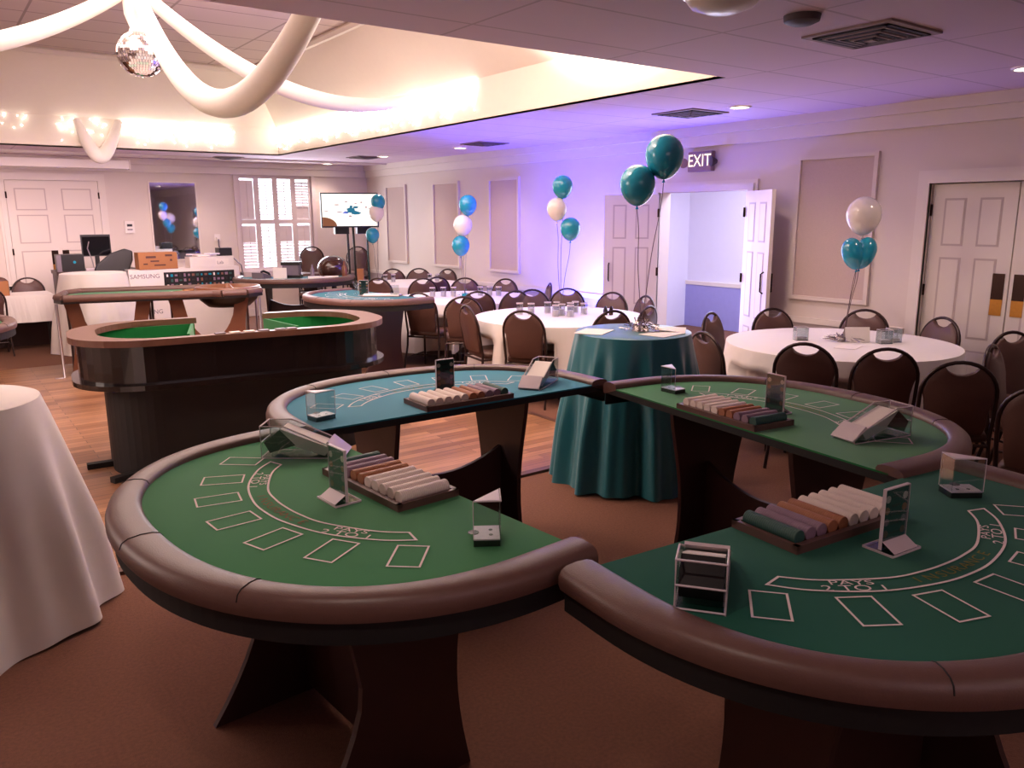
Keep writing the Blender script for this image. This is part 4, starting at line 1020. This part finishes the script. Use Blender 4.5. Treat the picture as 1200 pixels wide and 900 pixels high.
# desk with monitor, tower and leather chair
dk = thing('desk', (2.12, 13.6, 0), 'dark brown desk with a computer behind the white cocktail table', 'desk')
b = MB(); b.bb(-.56, .56, -.32, .32, .99, 1.04); b.build('desk_top', M['pedestal'], dk)
for x in (-.52, .52): b = MB(); b.bb(x - .025, x + .025, -.3, .3, 0, .99); b.build('side_panel', M['pedestal'], dk)
mo = thing('monitor', (2.15, 13.52, 1.04), 'black computer monitor on the desk by the back wall', 'monitor')
b = MB(); b.bb(-.2, .2, -.02, .02, .20, .52); b.build('casing', M['black'], mo)
b = MB(); b.bb(-.185, .185, -.023, -.02, .215, .49); b.build('screen', M['screen_dark'], mo)
b = MB(); b.bb(-.03, .03, 0, .03, .01, .25); b.bb(-.12, .12, -.08, .1, 0, .015); b.build('stand', M['black'], mo)
b = MB(); b.tube([(2.05, 13.47, 1.46), (2.02, 13.46, 1.36), (2.06, 13.44, 1.2), (2.08, 13.42, 1.048)], .008, 6); o = b.build('cable', M['silver'], None, True); tag(o, 'pale cable hanging in front of the black monitor', 'cable')
b = MB(); b.bb(-.25, .25, -.08, .08, 0, .03); o = b.build('keyboard', M['edge']); o.location = (2.2, 13.37, 1.04); tag(o, 'pale keyboard below the black monitor', 'keyboard')
tw = thing('computer_tower', (1.77, 13.48, 1.04), 'dark computer tower left of the monitor', 'computer')
b = MB(); b.bb(-.17, .17, -.16, .2, 0, .24, M['black']); b.build('case', None, tw); b = MB(); b.bb(-.19, -.13, -.165, -.16, .0, .24, M['grey']); b.lathe([(.02, 0), (.02, .003)], 10, M['balloon_t'], T=Matrix.Translation((.04, -.16, .13)) @ Matrix.Rotation(PI / 2, 4, 'X')); b.build('front_panel', None, tw)
lc = thing('office_chair', (2.17, 12.95, 0), 'black leather office chair left of the brown cardboard box', 'chair', None, 0)
b = MB(); vs = []
P = [(-.24, .55), (-.26, .8), (-.23, 1.1), (-.15, 1.26), (0, 1.32), (.15, 1.28), (.25, 1.15), (.27, .85), (.24, .55)]
b.prism([(x * .95 + max(0, z - .95) * .8, z * 1.03) for x, z in P], -.05, .05, T=Matrix.Translation((0, .1, 0)) @ Matrix.Rotation(-.1, 4, 'X') @ Matrix.Rotation(PI / 2, 4, 'X')); b.build('backrest', M['bag'], lc, False, .02)
b = MB(); b.bb(-.22, .22, -.35, .1, .46, .56); b.build('seat', M['bag'], lc, False, .03)
b = MB(); b.tube([(0, -.1, .06), (0, -.1, .46)], .03, 10); b.build('gas_post', M['black'], lc)
b = MB()
for k in range(5): b.tube([(0, -.1, .08), (.2 * math.cos(k * 1.2566), -.1 + .2 * math.sin(k * 1.2566), .05)], .02, 6); b.sphere((.2 * math.cos(k * 1.2566), -.1 + .2 * math.sin(k * 1.2566), .03), .03, 8, 6)
b.build('star_base', M['black'], lc)
# white table at far left with cardboard box
wt = thing('folding_table', (.55, 13.1, 0), 'long folding table under white cloth at far left', 'table')
b = MB(); b.bb(-.9, .86, -.33, .33, .735, .76); b.build('table_top', M['lam'], wt)
for x in (-.8, .78):
    for y in (-.28, .28): b = MB(); b.tube([(x, y, .735), (x, y, 0)], .016, 8); b.build('leg', M['lam'], wt)
b = MB(); b.bb(-.92, .88, -.35, .35, .762, .768); 
def skirt(x0, y0, x1, y1, z1):
    vs = []; fs = []; n = 30
    for i in range(n + 1):
        t = i / n; w = .012 * math.sin(i * 1.3); dx, dy = (y1 - y0), -(x1 - x0); l = math.hypot(dx, dy); vs += [(x0 + (x1 - x0) * t, y0 + (y1 - y0) * t, .766), (x0 + (x1 - x0) * t + dx / l * (w + .02), y0 + (y1 - y0) * t + dy / l * (w + .02), z1)]
    for i in range(n): fs.append((2 * i, 2 * i + 1, 2 * i + 3, 2 * i + 2))
    b.add(vs, fs)
skirt(-.92, -.35, .88, -.35, .40); skirt(.88, -.35, .88, .35, .40)
o = b.build('tablecloth', M['cloth']); o.location = (.55, 13.1, 0); tag(o, 'white cloth over the long folding table at far left', 'tablecloth')
b = MB(); b.bb(-.92, .88, .22, .25, 0.0, .72); o = b.build('under_table_shade', M['pedestal']); o.location = (.55, 13.12, 0); tag(o, 'dark panel painting the shade under the long folding table at far left', 'cloth')  # dark sheet standing in for the shadow under the table
b = MB(); b.bb(-.3, .3, -.18, .18, 0, .01, M['cardb'])
for (x0, x1, y0, y1) in ((-.3, .3, -.18, -.175), (-.3, .3, .175, .18), (-.3, -.295, -.18, .18), (.295, .3, -.18, .18)): b.bb(x0, x1, y0, y1, .01, .2, M['cardb'])
o = b.build('cardboard_box', None); o.location = (.62, 13.05, .77); tag(o, 'open brown cardboard box on the white table at far left', 'box')
for (x, y, lab) in ((.48, 13.0, 'dark wrapped bundle in the left of the open cardboard box'), (.82, 13.05, 'dark wrapped bundle in the right of the open cardboard box')):
    b = MB(); b.sphere((0, 0, 0), .10, 12, 8, sc=(1.1, .8, .8)); o = b.build('bundle', M['chairfab'], None, True); o.location = (x, y, .94); tag(o, lab, 'bundle')
b = MB(); b.tube([(0, 0, 0), (.02, 0, .34)], .018, 8); o = b.build('wooden_stick', M['cardb']); o.location = (.66, 13.05, .78); tag(o, 'wooden stick standing up out of the open cardboard box', 'stick')

# ------------------------------------------------------------------ ceiling things
def vent(x, y, s, label):
    t = thing('ceiling_vent', (x, y, ZC), label, 'vent', 'square ceiling vents')
    b = MB(); b.bb(-s, s, -s, s, -.012, 0); b.build('frame', M['vent'], t)
    b = MB()
    for k in range(4):
        q = s * (.84 - .2 * k); z = -.014 - .006 * k
        for (x0, x1, y0, y1) in ((-q, q, -q, -q + .05 * s * 2), (-q, q, q - .05 * s * 2, q), (-q, -q + .05 * s * 2, -q, q), (q - .05 * s * 2, q, -q, q)): b.bb(x0, x1, y0, y1, z - .004, z + .002, M['ventdk'])
        q2 = q - .07 * s * 2
        if q2 > 0: b.bb(-q2, q2, -q2, q2, z - .008, z - .002, M['vent'])
    b.build('louvers', None, t)
for (x, y, s, lab) in ((4.36, 2.60, .26, 'large square ceiling vent with dark slots at upper right'), (6.18, 5.5, .26, 'square ceiling vent above the EXIT sign'), (6.37, 9.3, .24, 'square ceiling vent above the second wall panel'), (6.14, 12.45, .24, 'square ceiling vent above the farthest round table'), (4.25, 13.7, .22, 'square ceiling vent above the shuttered window')): vent(x, y, s, lab)
LTS = [(6.215, 4.938, 'round recessed light left of the EXIT sign wall, nearest the doorway'), (6.46, 10.06, 'round recessed light above the third wall panel'), (6.30, 12.13, 'round recessed light above the farthest round table'), (6.30, 14.35, 'round recessed light above the corner screen'), (3.73, 13.95, 'round recessed light above the mirror'), (6.23, 2.55, 'round recessed light at the upper right edge'), (.6, 13.95, 'round recessed light above the back double door'), (3.0, -1.0, 'round recessed light behind the camera'), (.0, 1.0, 'round recessed light above the camera at left')]
for (x, y, lab) in LTS:
    t = thing('recessed_light', (x, y, ZC), lab, 'ceiling light', 'recessed ceiling lights')
    b = MB(); b.lathe([(.105, -.001), (.10, -.012), (.085, -.012), (.08, -.004)], 24, cap=False); b.build('trim_ring', M['white'], t, True)
    b = MB(); b.lathe([(.082, -.006), (.05, -.009), (.0, -.010)], 24, cap=False); b.build('lens', M['lamp'], t, True)
b = MB(); b.lathe([(.09, 0), (.085, -.03), (.05, -.045), (0, -.045)], 20, cap=False); o = b.build('smoke_detector', M['smoke'], None, True); o.location = (3.68, 2.57, ZC); tag(o, 'dark round smoke detector beside the large ceiling vent', 'smoke detector')
t = thing('dome_light', (3.02, 2.52, ZC), 'white glass dome ceiling fixture at the top edge', 'ceiling light')
b = MB(); b.lathe([(.17, 0), (.17, -.02), (.14, -.06), (.07, -.085), (0, -.09)], 28, cap=False); b.build('dome', M['bulbglass'], t, True); b = MB(); b.lathe([(.18, 0), (.18, -.015), (.17, -.015)], 28, cap=False); b.build('ring', M['silver'], t, True)
# mirror ball
HX, HY = 1.9, 8.46
mb_ = thing('mirror_ball', (HX, HY, 3.30), 'faceted mirror ball hanging in the ceiling recess', 'mirror ball')
b = MB(); R_ = .205; rows = 26
for j in range(rows):
    a0, a1 = -PI / 2 + PI * j / rows, -PI / 2 + PI * (j + 1) / rows; am = (a0 + a1) / 2; nn = max(4, int(2 * PI * R_ * math.cos(am) / (PI * R_ / rows)))
    for i in range(nn):
        b0, b1 = 2 * PI * i / nn, 2 * PI * (i + 1) / nn; g = .0; jx = random.uniform(-.012, .012)
        q = [(R_ * math.cos(a) * math.cos(bb_), R_ * math.cos(a) * math.sin(bb_), R_ * math.sin(a)) for a, bb_ in ((a0, b0 + .01), (a0, b1 - .01), (a1 - .004, b1 - .01), (a1 - .004, b0 + .01))]
        q = [(x * (1 + jx * s), y * (1 + jx * s), z) for (x, y, z), s in zip(q, (1, -1, -1, 1))]
        b.add(q, [(0, 1, 2, 3)])
b.build('mirror_facets', M['chrome'], mb_); b = MB(); b.sphere((0, 0, 0), R_ * .985, 24, 16); b.build('core', M['grey'], mb_, True)
b = MB(); b.tube([(0, 0, R_), (0, 0, FZ - 3.30 - .15)], .006, 6); b.build('rod', M['silver'], mb_)
b = MB(); b.lathe([(.06, .42), (.07, .45), (.05, .50), (.03, .51)], 16); b.build('motor', M['bronze'], mb_, True)
# swags
def swag(p0, p1, sag, r0, r1, label, skew=.5):
    p0, p1 = Vector(p0), Vector(p1); pts = []; rr = []
    for i in range(29):
        t = i / 28; p = p0.lerp(p1, t); tt = t ** (math.log(.5) / math.log(skew)); p.z -= sag * 4 * tt * (1 - tt); pts.append(tuple(p)); rr.append(r0 + (r1 - r0) * math.sin(PI * t) ** .7)
    b = MB(); b.tube(pts, rr, 16)
    # gathered folds along the cloth
    o = b.build('fabric_swag', M['drape'], None, True); return tag(o, label, 'fabric swag', 'white fabric swags')
hub = (HX, HY, FZ - .05)
swag(hub, (1.9, RY0 + .03, BZ), .92, .05, .10, 'thick white fabric swag sweeping toward the near edge of the recess', .5)
swag(hub, (RX1 - .05, HY, BZ - .05), .42, .05, .085, 'white fabric swag reaching to the right side of the recess')
swag(hub, (RX0 + .05, HY, BZ), .35, .05, .08, 'thin white fabric swag reaching off to the left')
loop = []
for i in range(25):
    t = -1 + 2 * i / 24; loop.append((2.22 + .27 * t + .02 * t * t, RY1 - .09, BZ - .03 - .50 * (1 - abs(t) ** 1.7)))
b = MB(); b.tube(loop, [.05 + .05 * math.sin(PI * i / 24) for i in range(25)], 12); o = b.build('fabric_swag', M['drape'], None, True); tag(o, 'V shaped end of white fabric hanging in front of the icicle lights', 'fabric swag', 'white fabric swags')
b = MB(); b.lathe([(.12, FZ - .0), (.11, FZ - .3), (.07, FZ - .42), (.10, FZ - .5)], 16, cap=False); o = b.build('fabric_gather', M['drape'], None, True); o.location = (HX, HY, 0); tag(o, 'white fabric gathered at the middle of the recess above the mirror ball', 'fabric')
# icicle lights
def icicles(x0, y0, x1, y1, dens_, off, label, seed):
    rnd = random.Random(seed); b = MB(); L = math.hypot(x1 - x0, y1 - y0); n = int(L * dens_)
    for i in range(n):
        t = rnd.random(); z = BZ - .02 - abs(rnd.gauss(0, .12)); z = max(z, ZC + .08); r = rnd.uniform(.008, .014)
        c = (x0 + (x1 - x0) * t + off[0], y0 + (y1 - y0) * t + off[1], z)
        b.add([(c[0] + r, c[1], c[2]), (c[0] - r, c[1], c[2]), (c[0], c[1] + r, c[2]), (c[0], c[1] - r, c[2]), (c[0], c[1], c[2] + r), (c[0], c[1], c[2] - r)], [(0, 2, 4), (2, 1, 4), (1, 3, 4), (3, 0, 4), (2, 0, 5), (1, 2, 5), (3, 1, 5), (0, 3, 5)])
    o = b.build('icicle_lights', M['fairy']); tag(o, label, 'string lights', 'icicle string lights', 'stuff')
icicles(1.05, RY1, 1.4, RY1, 26, (0, -.03), 'sparse icicle lights at far left of the recess band', 1)
icicles(1.65, RY1, 2.0, RY1, 50, (0, -.03), 'cluster of icicle lights left of the hanging swag', 2)
icicles(2.1, RY1, 2.35, RY1, 60, (0, -.03), 'icicle lights seen through the hanging swag', 5)
icicles(2.55, RY1, 4.15, RY1, 200, (0, -.03), 'dense icicle lights right of the hanging swag on the back band', 3)
icicles(RX1, 12.9, RX1, 7.2, 210, (-.03, 0), 'long dense run of icicle lights along the right band of the recess', 4)
# EXIT sign
ex = thing('exit_sign', (XW, 6.27, 2.39), 'lit EXIT sign with two lamp heads above the open doorway', 'exit sign')
b = MB(); b.bb(-.07, 0, -.17, .17, -.11, .11); b.build('housing', M['exitbox'], ex, False, .008)
b = MB(); vs, fs = text_geo('EXIT', .2)
b.add([(-.072, -x * .82, y * .95 + .005) for x, y, _ in vs], fs); b.build('letters', M['exitlit'], ex)
b = MB(); b.add([(-.072, -.155, .0), (-.072, -.125, .04), (-.072, -.135, .0), (-.072, -.125, -.04)], [(0, 1, 2), (0, 2, 3)]); b.build('chevron', M['wains'], ex)
for s in (-1, 1):
    b = MB(); b.tube([(-.04, s * .17, 0), (-.05, s * .22, 0)], .015, 8); b.lathe([(.02, 0), (.055, .05), (.055, .07), (0, .075)], 16, T=Matrix.Translation((-.05, s * .235, -.01)) @ Matrix.Rotation(-PI / 2, 4, 'Y') @ Matrix.Rotation(s * .5, 4, 'X'), cap=False); b.build('lamp_head', M['smoke'] if s < 0 else M['exitbox'], ex, True)
# uplight on the floor by the wall
ul = thing('uplight', (6.9, 8.15, 0), 'blue floor uplight washing the wall between the panels and the open door', 'lamp')
b = MB(); b.lathe([(.09, 0), (.1, .02), (.08, .16), (.085, .18), (.075, .18), (.07, .15)], 20, cap=False); b.build('can', M['black'], ul, True); b = MB(); b.lathe([(.068, .15), (0, .155)], 20, cap=False); b.build('lens', emit('blue_lens', (120, 110, 255), 6), ul)

# ------------------------------------------------------------------ lights
def light(kind, name, loc, energy, color, target=None, size=1.0, size_y=None, spot=None, blend=.5, shape=None):
    d = bpy.data.lights.new(name, kind); d.energy = energy; d.color = color
    if kind == 'AREA':
        d.shape = 'RECTANGLE' if size_y else 'SQUARE'; d.size = size
        if size_y: d.size_y = size_y
    else: d.shadow_soft_size = size
    if kind == 'SPOT': d.spot_size = math.radians(spot); d.spot_blend = blend
    o = bpy.data.objects.new(name, d); COL.objects.link(o); o.location = loc
    if target is not None: o.rotation_euler = (Vector(target) - Vector(loc)).to_track_quat('-Z', 'Y').to_euler()
    return o
WARM = (1.0, .77, .68); PINK = (1.0, .70, .78); PURP = (.80, .62, 1.0)
light('AREA', 'recess_fill', (1.9, 8.2, 3.88), 230, WARM, (1.9, 8.2, 0), 3.2, 5.5)  # added area light over the tables, no fixture in the recess
light('AREA', 'recess_up_fill', (1.9, 7.6, 3.0), 14, WARM, (1.9, 8.6, 5), 1.5, 3.0)  # added area light lifting the recess sides, no fixture there
light('SPOT', 'recess_wash', (.4, 5.6, 2.74), 6500, (1, .88, .78), (4.84, 5.0, 4.6), .1, None, 43, .5)  # added unseen spot that whitens the right band of the recess
for (x, y, lab) in LTS:
    light('SPOT', 'downlight', (x, y, ZC - .03), 45, WARM, (x, y, 0), .06, None, 125, .8)
light('AREA', 'hall_lamp', (8.9, 6.3, 2.7), 190, (.80, .77, 1.0), (9.4, 6.3, 0), 1.6, 2.4)
light('AREA', 'blue_wash', (6.55, 7.95, .3), 95, (.05, .06, 1.0), (7.3, 7.95, 2.0), .3)
light('AREA', 'blue_wash_up', (6.75, 7.9, .5), 120, (.05, .06, 1.0), (7.1, 7.8, 2.77), .3)
light('AREA', 'doorway_fill', (7.2, 6.25, 1.2), 26, (.78, .76, 1.0), (4.0, 4.2, .9), 1.1, 1.6)  # added unseen lamp brightening the tables in front of the doorway
light('AREA', 'window_light', ((WX0 + WX1) / 2, YB - .12, 1.7), 60, (.92, .90, 1.0), (5.2, 8, .6), 1.2, 1.5)
light('AREA', 'left_fill', (-2.2, 6.5, 2.6), 120, WARM, (.8, 6.0, .4), 1.5, 3.0)
light('AREA', 'rear_fill', (1.2, -1.6, 2.6), 16, PINK, (1.6, 4, .8), 2.5, 1.5)
light('AREA', 'mid_fill', (5.2, 8.4, 2.7), 75, PINK, (5.9, 8.4, 0), 1.2, 7)
light('AREA', 'back_fill', (1.2, 11.2, 2.35), 24, PINK, (1.4, 14.8, 1.0), 4.0, .8).data.spread = math.radians(78)
light('POINT', 'swag_fill', (2.9, 4.35, 3.15), 34, (1, .88, .78), None, .15)  # added point light brightening the near swag, no fixture
w = bpy.data.worlds.new('world'); scene.world = w; w.use_nodes = True
bg = w.node_tree.nodes['Background']; bg.inputs['Color'].default_value = (.93, .93, 1.0, 1); bg.inputs['Strength'].default_value = 5.0

scene.view_settings.view_transform = 'Standard'; scene.view_settings.look = 'None'; scene.view_settings.exposure = 0.15; scene.view_settings.gamma = 1.0
cy = scene.cycles
cy.use_denoising = True; cy.max_bounces = 7; cy.diffuse_bounces = 4; cy.glossy_bounces = 4; cy.transmission_bounces = 6; cy.transparent_max_bounces = 16
cy.sample_clamp_indirect = 6.0; cy.caustics_reflective = False; cy.caustics_refractive = False
